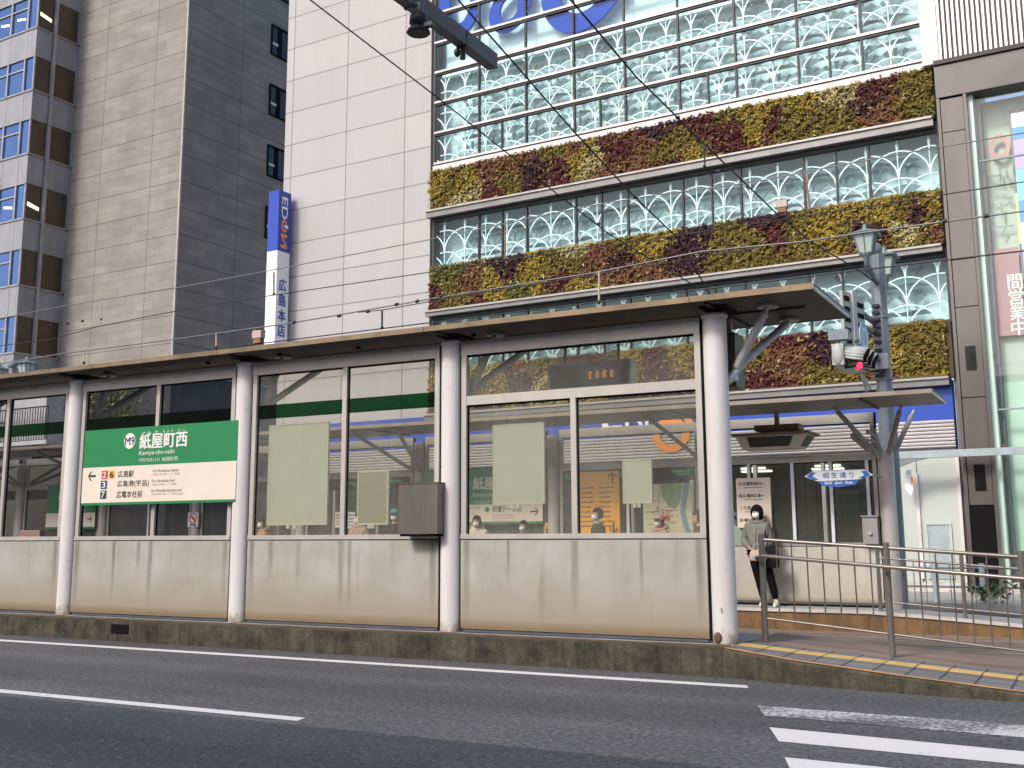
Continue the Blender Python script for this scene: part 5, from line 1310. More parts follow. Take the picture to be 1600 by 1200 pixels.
# ---------------------------------------------------------------- glass office block
ou = FO.U(57, 60)
office = thing('office_block', 'glass office block with blue front panes and brown side panes, at the left edge', 'office block', tuple(FO.pt(ou, -.02)))
FOS = Frame(FO.pt(ou, 0, 0), -NB, UB)
zc0 = FO.Z(60, 42.7); zc3 = FO.Z(39.1, 341.7); per = (zc0-zc3)/3; gh = per*.56
swid = 31.8-29.5
s1 = swid*.40
ga = FO.U(18.5, 100)-FO.U(44, 100); pu_ = abs(ga)
for k in range(-3, 9):
    z = zc0-per*k        # foot of the glass on this storey
    if z < -1: break
    zt_ = z+gh
    m = MB(); m.fbox(FO, ou-14, ou, z-per+gh, z, -swid, 0); sp_ = m.build('spandrel_band', 'spandrel', office)
    for j in range(5):
        m = MB(); m.fbox(FO, ou-pu_*.55-j*pu_-.04, ou-pu_*.55-j*pu_+.04, z-per+gh, z, 0, .012); m.build('joint_cover', 'mullion_grey', sp_)
    for q in (s1, swid*.72):
        m = MB(); m.fbox(FOS, q-.02, q+.02, z-per+gh, z, 0, .012); m.build('joint_cover', 'mullion_grey', sp_)
    m = MB(); m.pane(FO, ou-14, ou, max(z, -.02), zt_, -.02); g = m.build('front_window', 'blue_glass', office)
    m = MB()
    for j in range(12): m.fbox(FO, ou-pu_*.55-j*pu_-.05, ou-pu_*.55-j*pu_+.05, z, zt_, -.05, .05)
    m.fbox(FO, ou-14, ou-pu_*.55, z+gh*.66, z+gh*.70, -.04, .035); m.fbox(FO, ou-14, ou, z, z+.07, -.05, .05); m.fbox(FO, ou-14, ou, zt_-.05, zt_, -.05, .05)
    m.build('mullion', 'mullion_grey', g)
    m = MB(); m.pane(FOS, 0, swid, max(z, -.02), zt_, -.02); g = m.build('side_window', 'brown_glass', office)
    m = MB(); m.fbox(FOS, s1-.06, s1+.06, z, zt_, -.05, .06); m.fbox(FOS, -.03, .04, z, zt_, -.05, .03); m.fbox(FOS, 0, swid, z, z+.07, -.05, .05); m.fbox(FOS, swid-.12, swid, z, zt_, -.05, .05)
    m.build('mullion', 'mullion_grey', g)
    if k in (0, 3):
        m = MB()
        for a in ((.2, .5, .42) if k == 0 else (.45,)): 
            m.prism(FOS, [(s1*.15, z+gh*.40), (s1*.8, z+gh*.33), (s1*.8, z+gh*.42), (s1*.15, z+gh*.5)], -.019, -.012); break
        m.build('lit_tube', 'office_tube', g)
        m = MB()
        for j in range(2):
            a = ou-pu_*(.75+j); m.prism(FO, [(a-pu_*.5, z+gh*.42), (a, z+gh*.36), (a, z+gh*.42), (a-pu_*.5, z+gh*.48)], -.019, -.012)
        m.build('lit_tube', 'office_tube', g)
m = MB(); m.fbox(FOS, s1-.05, s1+.05, 0, 36, .06, .16); m.build('downpipe', 'mullion_grey', office)
m = MB(); m.fbox(FO, ou-14, ou, -.02, FO.Z(20, 520)-per*.9, -swid, -.06); m.build('base_storey', 'tower_podium', office)
# small white building with a railed balcony in front of the podium, far left
FW = Frame(-NB*29.0, UB, NB)
a, b, c, e = rect_px(FW, -60, 560, 52, 692)
wb = thing('white_annex', 'white two storey annex with a railed balcony, seen through the leftmost window', 'building', tuple(FW.pt(b, -.02)))
m = MB(); m.fbox(FW, a-9, b, -.02, FW.Z(30, 690), -1.4, 0); m.build('lower_wall', 'tower_podium', wb)
m = MB(); m.fbox(FW, a-9, b, FW.Z(30, 690)+.003, FW.Z(30, 602), -1.4, -.5); m.build('upper_wall', 'balcony_white', wb)
m = MB(); zb_, zt_ = FW.Z(30, 690)+.02, FW.Z(30, 640); u = b+.9
while u > a-4: m.fbox(FW, u-.012, u+.012, zb_, zt_, .02, .045); u -= .17
m.fbox(FW, a-4, b+.92, zt_, zt_+.05, .01, .055); m.fbox(FW, a-4, b+.92, zb_-.02, zb_, .01, .055); m.build('balcony_rail', 'mullion_dark', wb)
m = MB(); m.fbox(FW, a-9, b+.95, zb_-.2, zb_-.025, -1.0, .08); m.build('balcony_slab', 'balcony_white', wb)
# street tree behind the left bays
tq = FW.px(185, 620, .2)
tp = FW.pt(tq[0], -.02, .5)
tr_ = thing('street_tree', 'street tree with small glinting leaves behind the name board, before the tower foot', 'tree', tuple(tp))
cz = tq[1]-.35
m = MB(); leaves(m, 2600, lambda: Vector((tp.x+max(-1.4, min(1.4, rnd.gauss(0, .7))), tp.y+rnd.gauss(0, .5), cz-.3+max(-1.2, min(.85, rnd.gauss(0, .6))))), .065, [0, 0, 0, 1, 1, 2]); m.build('crown', ['leaf_green', 'leaf_bright', 'sedum_pale'], tr_)
m = MB(); m.tube([tp, tp+Vector((.03, 0, cz*.5)), (tp.x, tp.y, cz-.4)], [.13, .10, .07], 10)
for k in range(7):
    w = k*.9; m.tube([(tp.x, tp.y, cz-.9+.1*k), (tp.x+.75*math.cos(w), tp.y+.6*math.sin(w), cz-.2+.12*k)], [.05, .015], 6)
m.build('trunk', 'bark', tr_)
# buildings on the camera's side of the street (they show in the windows)
ob = thing('opposite_building', 'long dark office building on the near side of the street, behind the viewer', 'building', (0, -16, .15))
m = MB(); m.box((-70, -30, .15), (40, -16, 11.5)); m.build('wall', 'opposite_wall', ob)
for fl in range(3):
    m = MB(); m.box((-70, -15.99, 1.2+3.5*fl), (40, -15.95, 3.3+3.5*fl)); w = m.build('window_band', 'black_glass', ob)
    m = MB(); x = -69
    while x < 40: m.box((x-.1, -15.94, 1.2+3.5*fl), (x+.1, -15.85, 3.3+3.5*fl)); x += 2.6
    m.build('mullion', 'mullion_grey', w)
# ---------------------------------------------------------------- lamp pole with signal and lanterns
YP = 22.35
FP = Frame((0, YP, 0), (1, 0, 0), (0, -1, 0))
xp = FP.U(1377, 520); ztop = FP.Z(1372, 398)
pole = thing('lamp_pole', 'grey square lamp pole behind the far canopy, topped by a ball and two lanterns', 'pole', (xp, YP, -.15))
def sq(m, x, y, z0, z1, r): m.box((x-r, y-r, z0), (x+r, y+r, z1))
m = MB()
bm_z = [(-.15, 3.4, .205), (3.4, 4.3, .17), (4.3, ztop, .155)]
for a, b, r in bm_z: m.tube([(xp, YP, a), (xp, YP, b)], r, 8, smooth=False)
m.build('shaft', 'pole_grey', pole, bev=.01)
for z in (FP.Z(1384, 495), FP.Z(1390, 592), 3.4):
    m = MB(); m.tube([(xp, YP, z-.03), (xp, YP, z+.03)], .185, 8, smooth=False); m.build('band', 'pole_grey', pole)
m = MB(); m.ell((xp-.02, YP-.05, ztop+.10), (.15, .15, .15), 16, 10); m.build('ball_cap', 'pole_grey', pole)
for z0_, st_, k_ in ((4.5, .17, 5), (5.35, .14, 5)):
    for k in range(k_):
        m = MB(); m.box((xp-.12, YP-.24, z0_+k*st_), (xp+.02, YP-.15, z0_+.055+k*st_)); m.build('clamp', 'black_metal', pole)
m = MB(); m.box((xp-.22, YP-.42, FP.Z(1390, 580)), (xp+.16, YP-.2, FP.Z(1390, 556))); m.tube([(xp, YP-.2, FP.Z(1390, 566)), (xp-.12, 21.2, FP.Z(1390, 558))], .06, 8); m.build('signal_bracket', 'pole_grey', pole)
def lantern(label, x, y, z0, h):
    """four sided street lantern hanging on a post stub"""
    t = thing('street_lantern', label, 'lantern', (x, y, z0), 'old fashioned street lanterns')
    w = h*.30
    def fr4(r0, z0_, r1, z1_, m):
        vs = [(x+sx*r0, y+sy*r0, z0_) for sx, sy in ((-1, -1), (1, -1), (1, 1), (-1, 1))]+[(x+sx*r1, y+sy*r1, z1_) for sx, sy in ((-1, -1), (1, -1), (1, 1), (-1, 1))]
        m.mesh(vs, [[3, 2, 1, 0], [4, 5, 6, 7], [0, 1, 5, 4], [1, 2, 6, 5], [2, 3, 7, 6], [3, 0, 4, 7]])
    m = MB(); fr4(w*.52, z0+h*.15, w*.86, z0+h*.66, m); m.build('lamp_glass', 'lantern_glass', t)
    m = MB()
    for sx, sy in ((-1, -1), (1, -1), (1, 1), (-1, 1)): m.tube([(x+sx*w*.55, y+sy*w*.55, z0+h*.13), (x+sx*w*.90, y+sy*w*.90, z0+h*.67)], h*.022, 6)
    for sx, sy in ((0, -1), (1, 0), (0, 1), (-1, 0)): m.tube([(x+sx*w*.55, y+sy*w*.55, z0+h*.13), (x+sx*w*.90, y+sy*w*.90, z0+h*.67)], h*.014, 6)
    m.build('frame', 'lantern_green', t)
    m = MB(); fr4(w*1.22, z0+h*.67, w*1.26, z0+h*.70, m); fr4(w*1.2, z0+h*.702, w*.45, z0+h*.80, m); m.build('roof', 'lantern_green', t)
    m = MB(); m.lathe((x, y, z0), [(w*.40, h*.80), (w*.40, h*.84), (w*.16, h*.87), (w*.24, h*.91), (w*.18, h*.96), (w*.03, h*.99)], 14); m.build('finial', 'lantern_green', t)
    m = MB(); m.lathe((x, y, z0), [(w*.30, 0), (w*.34, h*.05), (w*.62, h*.11), (w*.62, h*.145)], 14); m.build('base', 'lantern_green', t)
    return t
def lan_at(label, xpx, ytop, ybot, Y):
    a = onY(xpx, ybot, Y); b = onY(xpx, ytop, Y); return lantern(label, a.x, Y, a.z, b.z-a.z), a
t1_, q = lan_at('larger street lantern standing beside the ball top of the grey lamp pole', 1354, 349, 404, 21.3)
m = MB(); m.tube([(q.x, 21.3, q.z+.02), (q.x, 21.3, q.z-.12), (xp, YP-.1, q.z-.30)], .055, 8); m.build('lantern_arm', 'pole_grey', pole)
t2_, q = lan_at('smaller grey street lantern on the far side of the lamp pole', 1384, 385, 438, 23.5)
m = MB(); m.tube([(q.x, 23.5, q.z+.02), (q.x, 23.5, q.z-.12), (xp, YP+.1, q.z-.1)], .055, 8); m.build('lantern_arm', 'pole_grey', pole)
# lantern post at the left, mostly hidden by the near roof
Yl = 22.6
for xpx, yt, yb, lb in ((40, 557, 594, 'pale green street lantern peeking over the near roof, below the brown office panes'), (-3, 566, 604, 'street lantern cut by the left edge of the photo, over the near roof')):
    t, q = lan_at(lb, xpx, yt, yb, Yl)
    if xpx > 0: qa = q
    else: qb = q
qm = (qa+qb)/2
lp = thing('lamp_pole', 'slim lantern post hidden behind the near roof at the left, only its lanterns showing', 'pole', (qm.x, Yl, -.15))
m = MB(); m.tube([(qm.x, Yl, -.15), (qm.x, Yl, qm.z+.5)], .12, 10); m.tube([(qa.x, Yl, qa.z+.02), (qa.x, Yl, qa.z-.15), (qb.x, Yl, qb.z-.15), (qb.x, Yl, qb.z+.02)], .05, 8); m.build('shaft', 'pole_grey', lp)
m = MB(); m.ell((qm.x, Yl, qm.z+.6), (.17, .17, .17)); m.build('ball_cap', 'pole_grey', lp)
# slatted sign frame on an arm, seen nearly edge on
Xs = xp-.28
FX_ = Frame((Xs+.02, 21.1, 0), (math.sin(R(14)), math.cos(R(14)), 0), (math.cos(R(14)), -math.sin(R(14)), 0))
def yx(x, y): return FX_.px(x, y)
ya, yb = FX_.U(1316, 500), FX_.U(1349, 500)
print('sign frame depth', ya, yb, 'Xs', Xs, 'xp', xp, [onY(x, 500, Y).x for x in (1316, 1352) for Y in (18, 20, 22)])
sf = thing('sign_frame', 'grey slatted sign frame seen nearly edge on beside the near canopy corner', 'sign frame', tuple(FX_.pt(yb, 4.3)))
zt1, zb1 = FX_.Z(1320, 456), FX_.Z(1325, 548)
m = MB(); 
ym = (ya+yb)/2
m.fbox(FX_, ya, ym-.08, zb1, zt1, -.03, .03); m.fbox(FX_, ym+.02, yb, zb1, zt1, -.03, .03)
m.fbox(FX_, ym-.10, ym+.06, zb1-.2, zt1+.06, -.07, .07); m.build('plate', 'signal_body', sf, bev=.006)
m = MB(); n = 5
for k in range(n):
    z = zb1+(zt1-zb1)*(.12+.18*k)
    m.fbox(FX_, ya+.06, ym-.2, z, z+.09, .031, .05); m.fbox(FX_, ym+.14, yb-.06, z-.05, z+.04, .031, .05)
m.build('slot', 'dark_seal', sf)
z = FX_.Z(1345, 478); m = MB(); m.tube([FX_.pt(ym, z, -.05), (xp-.1, YP, z-.2)], .06, 8); m.build('arm', 'pole_grey', sf)
m = MB(); m.tube([FX_.pt(ym, z-.35, -.05), (xp-.1, YP, z-.4)], .06, 8); m.build('arm', 'pole_grey', sf)
# round blue sign seen edge on
zc = onY(1350, 528, 20.6).z
bs = thing('road_sign', 'blue disc road sign seen almost edge on above the traffic signal', 'road sign', (Xs+.25, 20.6, zc-.35))
FX2 = Frame((onY(1350, 528, 20.6).x, 20.6, 0), (math.sin(R(5)), math.cos(R(5)), 0), (math.cos(R(5)), -math.sin(R(5)), 0))
u2 = 0.0
m = MB(); m.prism(FX2, [(u2+.29*math.cos(t*.2618), zc+.29*math.sin(t*.2618)) for t in range(24)], -.012, .012); m.build('disc', 'sign_blue_pale', bs)
m = MB(); disc(m, FX2, u2, zc, .20, .20, .014, 24, .72); m.build('ring', 'sign_white', bs)
m = MB(); pc = FX2.pt(u2, zc, -.05); m.tube([pc, FX_.pt(ym, zc)], .03, 8); m.build('bracket', 'pole_grey', bs)
# traffic signal: three hooded lamps facing along the street
A = onY(1333, 556, 19.9); B = onY(1366, 568, 21.0)
sig = thing('traffic_signal', 'traffic signal with three black-lined hoods and a red light beside the lamp pole', 'traffic signal', (A.x, 20.4, A.z-.2))
ax = Vector((A.x-.02, 0, 0)); Xf = A.x-.10
zc = A.z
dY = .40; Y0s = 19.8
m = MB(); m.box((Xf-.20, Y0s-.24, zc-.19), (Xf, Y0s+2*dY+.24, zc+.19)); m.build('housing', 'signal_body', sig, bev=.05)
m = MB(); m.ell((Xf-.10, Y0s-.22, zc), (.11, .07, .20), 14, 8); m.build('end_cap', 'signal_body', sig)
for k in range(3):
    y = Y0s+dY*k
    h = MB(); hv = []; n = 14
    for i in range(n+1):
        t = R(-25)+R(230)*i/n
        c, s_ = math.cos(t), math.sin(t)
        L_ = .42-.10*(1-max(0, s_))
        hv.append((Vector((Xf, y+.185*c, zc+.175*s_)), Vector((Xf+L_, y+.18*c, zc+.175*s_-.07))))
    for (a, b), (c, d_) in zip(hv, hv[1:]):
        h.face([a, b, d_, c], smooth=True)
    ho = h.build('hood', ['signal_body'], sig)
    so = ho.modifiers.new('thickness', 'SOLIDIFY'); so.thickness = .012
    h2 = MB()
    for (a, b), (c, d_) in zip(hv, hv[1:]):
        o_ = Vector((0, 0, -.016)); sc_ = lambda v: Vector((v.x, y+(v.y-y)*.92, zc-.0+(v.z-zc)*.92))
        h2.face([sc_(a), sc_(c), sc_(d_), sc_(b)], smooth=True)
    h2.build('hood_lining', 'black_metal', ho)
    m = MB(); fr_l = Frame((Xf+.012, 0, 0), (0, 1, 0), (1, 0, 0)); disc(m, fr_l, y, zc, .155, .155, 0, 24); m.build('lens', 'red_lens' if k == 2 else 'black_metal', sig)
m = MB(); m.tube([(Xf-.1, Y0s+2*dY+.2, zc), (Xf-.05, YP-.2, zc+.05), (xp, YP-.1, zc+.05)], .05, 8); m.box((Xf-.14, Y0s+.2, zc+.24), (Xf-.04, Y0s+.34, zc+.42)); m.build('arm', 'pole_grey', sig)
m = MB(); m.box((Xf-.25, Y0s-.25, zc+.26), (Xf+.10, Y0s-.02, zc+.44)); m.build('control_box', 'pole_grey', sig, bev=.02)
# the lit red lens faces the oncoming street; a small repeater under the hoods is seen red from here
q = onY(1343, 571, Y0s-.1)
m = MB(); m.ell(q, (.055, .055, .06), 14, 8); m.build('red_repeater', 'red_lamp', sig)
m = MB(); m.tube([q+Vector((0, 0, .03)), (Xf-.02, Y0s-.05, zc-.2)], .05, 8); m.build('repeater_hood', 'black_metal', sig)
q1 = onY(1345, 583, 20.2)
m = MB(); m.tube([q1, q1+Vector((.12, .2, -.28))], .03, 6); m.tube([q1, q1+Vector((.03, .3, -.30))], .025, 6); m.build('stay', 'signal_body', sig)
# ---------------------------------------------------------------- cantilever arm overhead with its bell shaped lamp
e = onY(770, 97, 10.0)
cp_ = thing('catenary_pole', 'dark steel cantilever arm reaching over the road at the top of the photo', 'pole', (e.x, -9.4, .15))
hw = .062; hh = .085
m = MB(); m.box((e.x-hw, -9.4, e.z-hh), (e.x+hw, 10.0, e.z+hh)); m.build('arm', 'beam_grey', cp_, bev=.012)
m = MB(); m.tube([(e.x, -9.4, .15), (e.x, -9.4, e.z+1.0)], .16, 14); m.build('shaft', 'beam_grey', cp_)
for y in (9.35, 8.35):
    m = MB(); m.box((e.x-hw-.008, y-.02, e.z-hh-.008), (e.x+hw+.008, y+.02, e.z+hh+.008)); m.build('band', 'beam_grey', cp_)
qs = Vector((e.x, 9.35, e.z-hh))
m = MB(); m.tube([qs, qs-Vector((0, 0, .14))], .03, 8); m.ell(qs-Vector((.07, 0, .05)), (.035, .035, .05)); m.build('cable_clip', 'black_metal', cp_)
YL = 8.35
ql = onY(654, 40, YL)
bl = thing('bell_lamp', 'black bell shaped lamp hanging under the overhead arm', 'lamp', (ql.x, YL, ql.z-.1))
m = MB(); m.lathe((ql.x, YL, ql.z), [(.05, .13), (.085, .10), (.092, .02), (.05, -.0), (.055, -.02), (.105, -.045), (.118, -.075), (.108, -.085), (.02, -.07)], 28); m.build('shade', 'black_metal', bl)
m = MB(); m.tube([(ql.x, YL, ql.z+.12), (ql.x+.02, YL, ql.z+.2), (e.x-hw, YL, e.z-.03)], .04, 10); m.build('neck', 'beam_grey', bl)
m = MB(); m.box((ql.x+.08, YL-.03, ql.z-.04), (ql.x+.17, YL+.03, ql.z+.0)); m.build('side_clip', 'beam_grey', bl)
# ---------------------------------------------------------------- overhead wires
def wire(label, pts, r=.011, mat='wire_black', name='overhead_wire'):
    m = MB(); P = [Vector(p) for p in pts]
    out = [P[0]]
    for a, b in zip(P, P[1:]):
        for k in range(1, 5): out.append(a.lerp(b, k/4))
    m.tube(out, r, 6); return one(m, name, mat, label, 'wire', 'overhead wires of the tram line')
def along(pix, Y0, Y1):
    n = len(pix)-1; return [onY(x, y, Y0+(Y1-Y0)*i/n) for i, (x, y) in enumerate(pix)]
w1 = along([(-120, 521), (100, 478), (275, 450), (415, 424), (673, 374), (823, 342), (930, 320), (1016, 306), (1151, 288), (1202, 280), (1260, 268), (1416, 239), (1720, 187)], 17.6, 17.6)
wire('uppermost wire along the street, crossing the planted bands and the white wall', w1, .011, 'wire_grey')
w2 = along([(-120, 556), (80, 530), (158, 499+10), (275, 486), (415, 463), (673, 425), (800, 405), (1059, 368), (1300, 331), (1469, 305), (1720, 265)], 17.6, 17.6)
wire('second wire down along the street, under the uppermost one', w2)
w3 = along([(-120, 588), (95, 553), (273, 530), (460, 504), (673, 467), (935, 425), (1096, 393), (1260, 377), (1332, 366), (1470, 347), (1720, 314)], 14.5, 14.5)
wire('thick grey wire with clamps along the street, crossing the middle planted band', w3, .013, 'wire_grey')
w4 = along([(-120, 612), (95, 583), (380, 540), (673, 504), (1010, 463), (1337, 423), (1600, 392), (1720, 378)], 14.5, 14.5)
wire('lowest contact wire along the street, just over the near roof', w4)
w5 = along([(560, 488), (600, 484), (700, 466), (1000, 418), (1180, 388)], 14.5, 14.5)
wire('short doubled wire beside the thick grey one, over the near roof', w5, .009)
w6 = along([(1380, 413), (1430, 374), (1480, 352), (1600, 336), (1720, 318)], 18.5, 17.8)
polept = Vector((xp-.12, YP, FP.Z(1369, 442)))
wire('black span wire from the lamp pole up to the top middle of the photo', [onY(1369, 442, 22.0), onY(1340, 421, 21.4), onY(1269, 379, 20), onY(1214, 334, 18.8), onY(1093, 218, 16), onY(1059, 184, 15.2), onY(995, 121, 14), onY(892, 0, 12.2), onY(800, -110, 10.5)], .015)
wire('thin span wire falling from the top of the photo past the blue letters', [onY(1110, 461, 17.6), onY(1059, 372, 16.8), onY(993, 309, 15.6), onY(898, 207, 14), onY(800, 95, 12.6), onY(716, 0, 11.4), onY(620, -110, 10)], .0125)
wire('dark span wire falling from the top left across the white wall', [onY(1085, 446, 17.6), onY(952, 366, 16.6), onY(869, 302, 15.6), onY(800, 245, 14.8), onY(683, 152, 13.4), onY(485, 0, 11.2), onY(340, -112, 10)], .012)
def dropper(x0, y0, x1, y1, Y, lb, mat='insulator', r=.016):
    m = MB(); m.tube([onY(x0, y0, Y), onY(x1, y1, Y)], r, 6); o = one(m, 'wire_hanger', mat, lb, 'wire hanger', 'hangers between the overhead wires')
    m = MB(); m.ell(onY(x1, y1, Y), (.03, .03, .03), 8, 6); m.build('clamp', 'wire_black', o)
dropper(157, 475, 158, 499, 17.6, 'short tan hanger in front of the grey tower, left of its corner')
dropper(338, 521, 338, 543, 14.5, 'tan hanger just over the near roof, before the dark side of the tower')
dropper(131, 550, 131, 567, 14.5, 'pale hanger low over the near roof, at the foot of the tower')
dropper(428, 425, 428, 459, 17.6, 'dark hanger in front of the projecting shop sign', 'wire_black')
dropper(597, 484, 597, 512, 14.5, 'dark hanger in front of the white wall over the near roof', 'wire_black')
dropper(789, 352, 789, 406, 17.6, 'rust coloured hanger left in the middle row of patterned windows', 'rust_metal')
dropper(936, 425, 936, 472, 14.5, 'tan hanger crossing the middle planted band')
dropper(1258, 268, 1266, 331, 17.6, 'reddish hanger before the right-hand patterned windows', 'rust_metal')
dropper(1354, 368, 1354, 424, 21.9, 'orange hanger beside the larger lantern')
dropper(1101, 225, 1101, 260, 16, 'dark hanger on the span wire over the topmost planted band', 'wire_black', .012)
for (x, y, Y, lb) in ((404, 526, 14.5, 'pinkish insulator block on the wire over the near roof, left of the projecting sign'), (1222, 322, 18.9, 'pale insulator block with a rusty foot on the span wire')):
    q = onY(x, y, Y); t = thing('insulator', lb, 'insulator', tuple(q-Vector((0, 0, .12))))
    m = MB(); m.box((q.x-.10, Y-.06, q.z-.03), (q.x+.10, Y+.06, q.z+.10)); m.build('body', 'insulator', t, bev=.02)
    m = MB(); m.box((q.x-.08, Y-.05, q.z-.12), (q.x+.08, Y+.05, q.z-.033)); m.tube([(q.x-.12, Y, q.z+.13), (q.x-.05, Y, q.z+.10), (q.x+.14, Y, q.z+.09)], .018, 6); m.build('clamp', 'rust_metal', t)
for x, y, Y, ww in ((690, 463, 14.5, 0), (460, 504, 14.5, 0), (530, 494, 14.5, 0), (575, 487, 14.5, 0), (620, 476, 14.5, 0), (652, 471, 14.5, 0), (1059, 184, 15.2, 0), (1122, 268, 16.5, 0), (993, 309, 15.6, 0), (935, 350, 16.4, 0), (1476, 346, 14.5, 0), (1541, 338, 14.5, 0), (80, 508, 17.6, 0), (106, 506, 17.6, 0), (129, 502, 17.6, 0)):
    q = onY(x, y, Y); m = MB(); m.tube([q-Vector((.03, 0, .0)), q+Vector((.03, 0, .008))], .026, 8)
    one(m, 'wire_clamp', 'wire_black', 'small dark clamp gripping an overhead wire', 'wire clamp', 'clamps along the overhead wires')

# ---------------------------------------------------------------- people
def hand(side, wrist, fwd, palmn, nm, curl=.5):
    """palm, four unequal fingers and a thumb off the side, as skin chains rooted in the palm"""
    f = Vector(fwd).normalized(); n = Vector(palmn).normalized(); s = f.cross(n).normalized()*side
    w = Vector(wrist); k = w+f*.045; ch = []
    ch.append([(nm+'w', w, .021), (nm+'k', k, .028), (nm+'kk', w+f*.08, .026)])
    for i, (o, L) in enumerate(((.026, .070), (.009, .080), (-.009, .074), (-.026, .058))):
        b = w+f*.085+s*o; c = b+f*L*.45+n*L*.15*curl; e = b+f*L*(.8-.25*curl)+n*L*.6*curl
        ch.append([(nm+'kk', w+f*.08, .026), (nm+'f%d' % i, b, .010), (nm+'g%d' % i, c, .009), (nm+'h%d' % i, e, .008)])
    t0 = w+f*.03+s*.026; t1 = t0+f*.03+s*.022+n*.01; t2 = t1+f*.028+n*.018
    ch.append([(nm+'k', k, .028), (nm+'t0', t0, .012), (nm+'t1', t1, .010), (nm+'t2', t2, .009)])
    return ch
def person(label, x, y, z, h, rz, coat, trousers, hairm='hair_black', shoe='shoe_black', mask=True, bob=False, cap=None, hood=False, arms=None, legs=None, nod=0.0, puffy=1.0, scarf=None):
    k = h/1.65
    r = thing('person', label, 'person', (x, y, z), None, rz)
    V = lambda a, b, c: Vector((a, b, c))*k
    J = dict(pel=V(0, 0, .92), sp=V(0, .005, 1.07), ch=V(0, .0, 1.23), nk=V(0, .005, 1.37), hb=V(0, -.005, 1.44), hd=V(0, -.012, 1.53))
    arms = arms or {1: ((.235, .02, 1.07), (.225, -.07, .85)), -1: ((-.235, .02, 1.07), (-.225, -.07, .85))}
    legs = legs or {1: ((.10, -.02, .48), (.105, .02, .085)), -1: ((-.10, -.02, .48), (-.105, .02, .085))}
    ch = [[('root', J['pel'], .12*k), ('sp', J['sp'], .105*k), ('ch', J['ch'], .125*k), ('nk', J['nk'], .052*k), ('hb', J['hb'], .060*k)]]
    for s in (1, -1):
        el, wr = V(*arms[s][0]), V(*arms[s][1]); kn, an = V(*legs[s][0]), V(*legs[s][1])
        ch.append([('ch', J['ch'], .125*k), ('sh%d' % s, V(.16*s, .0, 1.305), .058*k), ('el%d' % s, el, .040*k), ('wr%d' % s, wr, .026*k)])
        f = (wr-el).normalized(); n = Vector((-s, -.2, 0)); n = (n-f*n.dot(f)).normalized()
        hc = hand(s, wr+f*.01*k, f, n, 'H%d' % s, .6)
        ch.append([('wr%d' % s, wr, .026*k)]+hc[0]); ch += hc[1:]
        ch.append([('root', J['pel'], .12*k), ('hp%d' % s, V(.09*s, 0, .86), .088*k), ('kn%d' % s, kn, .055*k), ('an%d' % s, an, .038*k), ('to%d' % s, an+V(.012*s, -.13, -.045), .030*k)])
    vs, fs = skin_mesh(ch, 1)
    b = MB(); b.mesh(vs, fs, True)
    # head: skull, jaw, nose, ears, all in the body mesh
    hc = J['hd']+V(0, -nod*.06, -nod*.02)
    def hv(c, rr): 
        b.ell(hc+V(*c), tuple(q*k for q in rr), 16, 12)
    hv((0, 0, .02), (.074, .092, .098)); hv((0, -.018, -.045), (.058, .070, .070)); hv((0, -.092, -.004), (.011, .018, .022))
    for s in (1, -1): hv((.074*s, .008, -.005), (.010, .020, .030))
    hv((0, -.083, -.05), (.022, .012, .007))
    body = b.build('body', 'skin', r, local=True)
    m = MB()
    for s in (1, -1): m.ell(hc+V(.030*s, -.082, .022), (.012*k, .009*k, .007*k), 10, 6)
    m.build('eyes', 'hair_black', body, local=True)
    # hair
    m = MB()
    def keep(p):
        q = (p-hc)/k
        if bob: return q.z > -.085 and not (q.y < -.045 and q.z < .030 and abs(q.x) < .064)
        return q.z > .035 or (q.y > -.005 and q.z > -.07)
    m.ell(hc+V(0, .012, .022 if not bob else .005), ((.090 if not bob else .108)*k, (.106 if not bob else .118)*k, (.112 if not bob else .135)*k), 22, 16, keep)
    hr = m.build('hair', hairm, r, local=True); so = hr.modifiers.new('t', 'SOLIDIFY'); so.thickness = .012*S; so.offset = -1
    if mask:
        m = MB(); m.ell(hc+V(0, -.052, -.040), (.064*k, .058*k, .056*k), 16, 10, lambda p: (p-hc).y/k < -.035); m.build('face_mask', 'mask_white', r, local=True)
    if cap:
        m = MB(); m.ell(hc+V(0, .008, .035), (.098*k, .112*k, .102*k), 18, 12, lambda p: (p-hc).z/k > .035)
        m.prism(Frame(hc+V(0, 0, .046), (1, 0, 0), (0, -1, 0)), [(-.075*k, hc.z+.048*k), (.075*k, hc.z+.048*k), (.06*k, hc.z+.058*k), (-.06*k, hc.z+.058*k)], .07*k, .17*k)
        m.build('cap', cap, r, local=True)
    # coat
    p = puffy
    cc = [[('root', V(0, .0, .78), (.175*k*p, .14*k*p)), ('b', V(0, 0, 1.02), .142*k*p), ('c', V(0, .0, 1.22), .150*k*p), ('n', V(0, .008, 1.375), .066*k)]]
    for s in (1, -1):
        el, wr = V(*arms[s][0]), V(*arms[s][1])
        cc.append([('c', V(0, 0, 1.22), .150*k*p), ('s%d' % s, V(.165*s, .0, 1.30), .078*k*p), ('e%d' % s, el, .064*k*p), ('w%d' % s, el.lerp(wr, .93), .046*k*p)])
    vs, fs = skin_mesh(cc, 2); m = MB(); m.mesh(vs, fs, True); m.build('coat', coat, r, local=True)
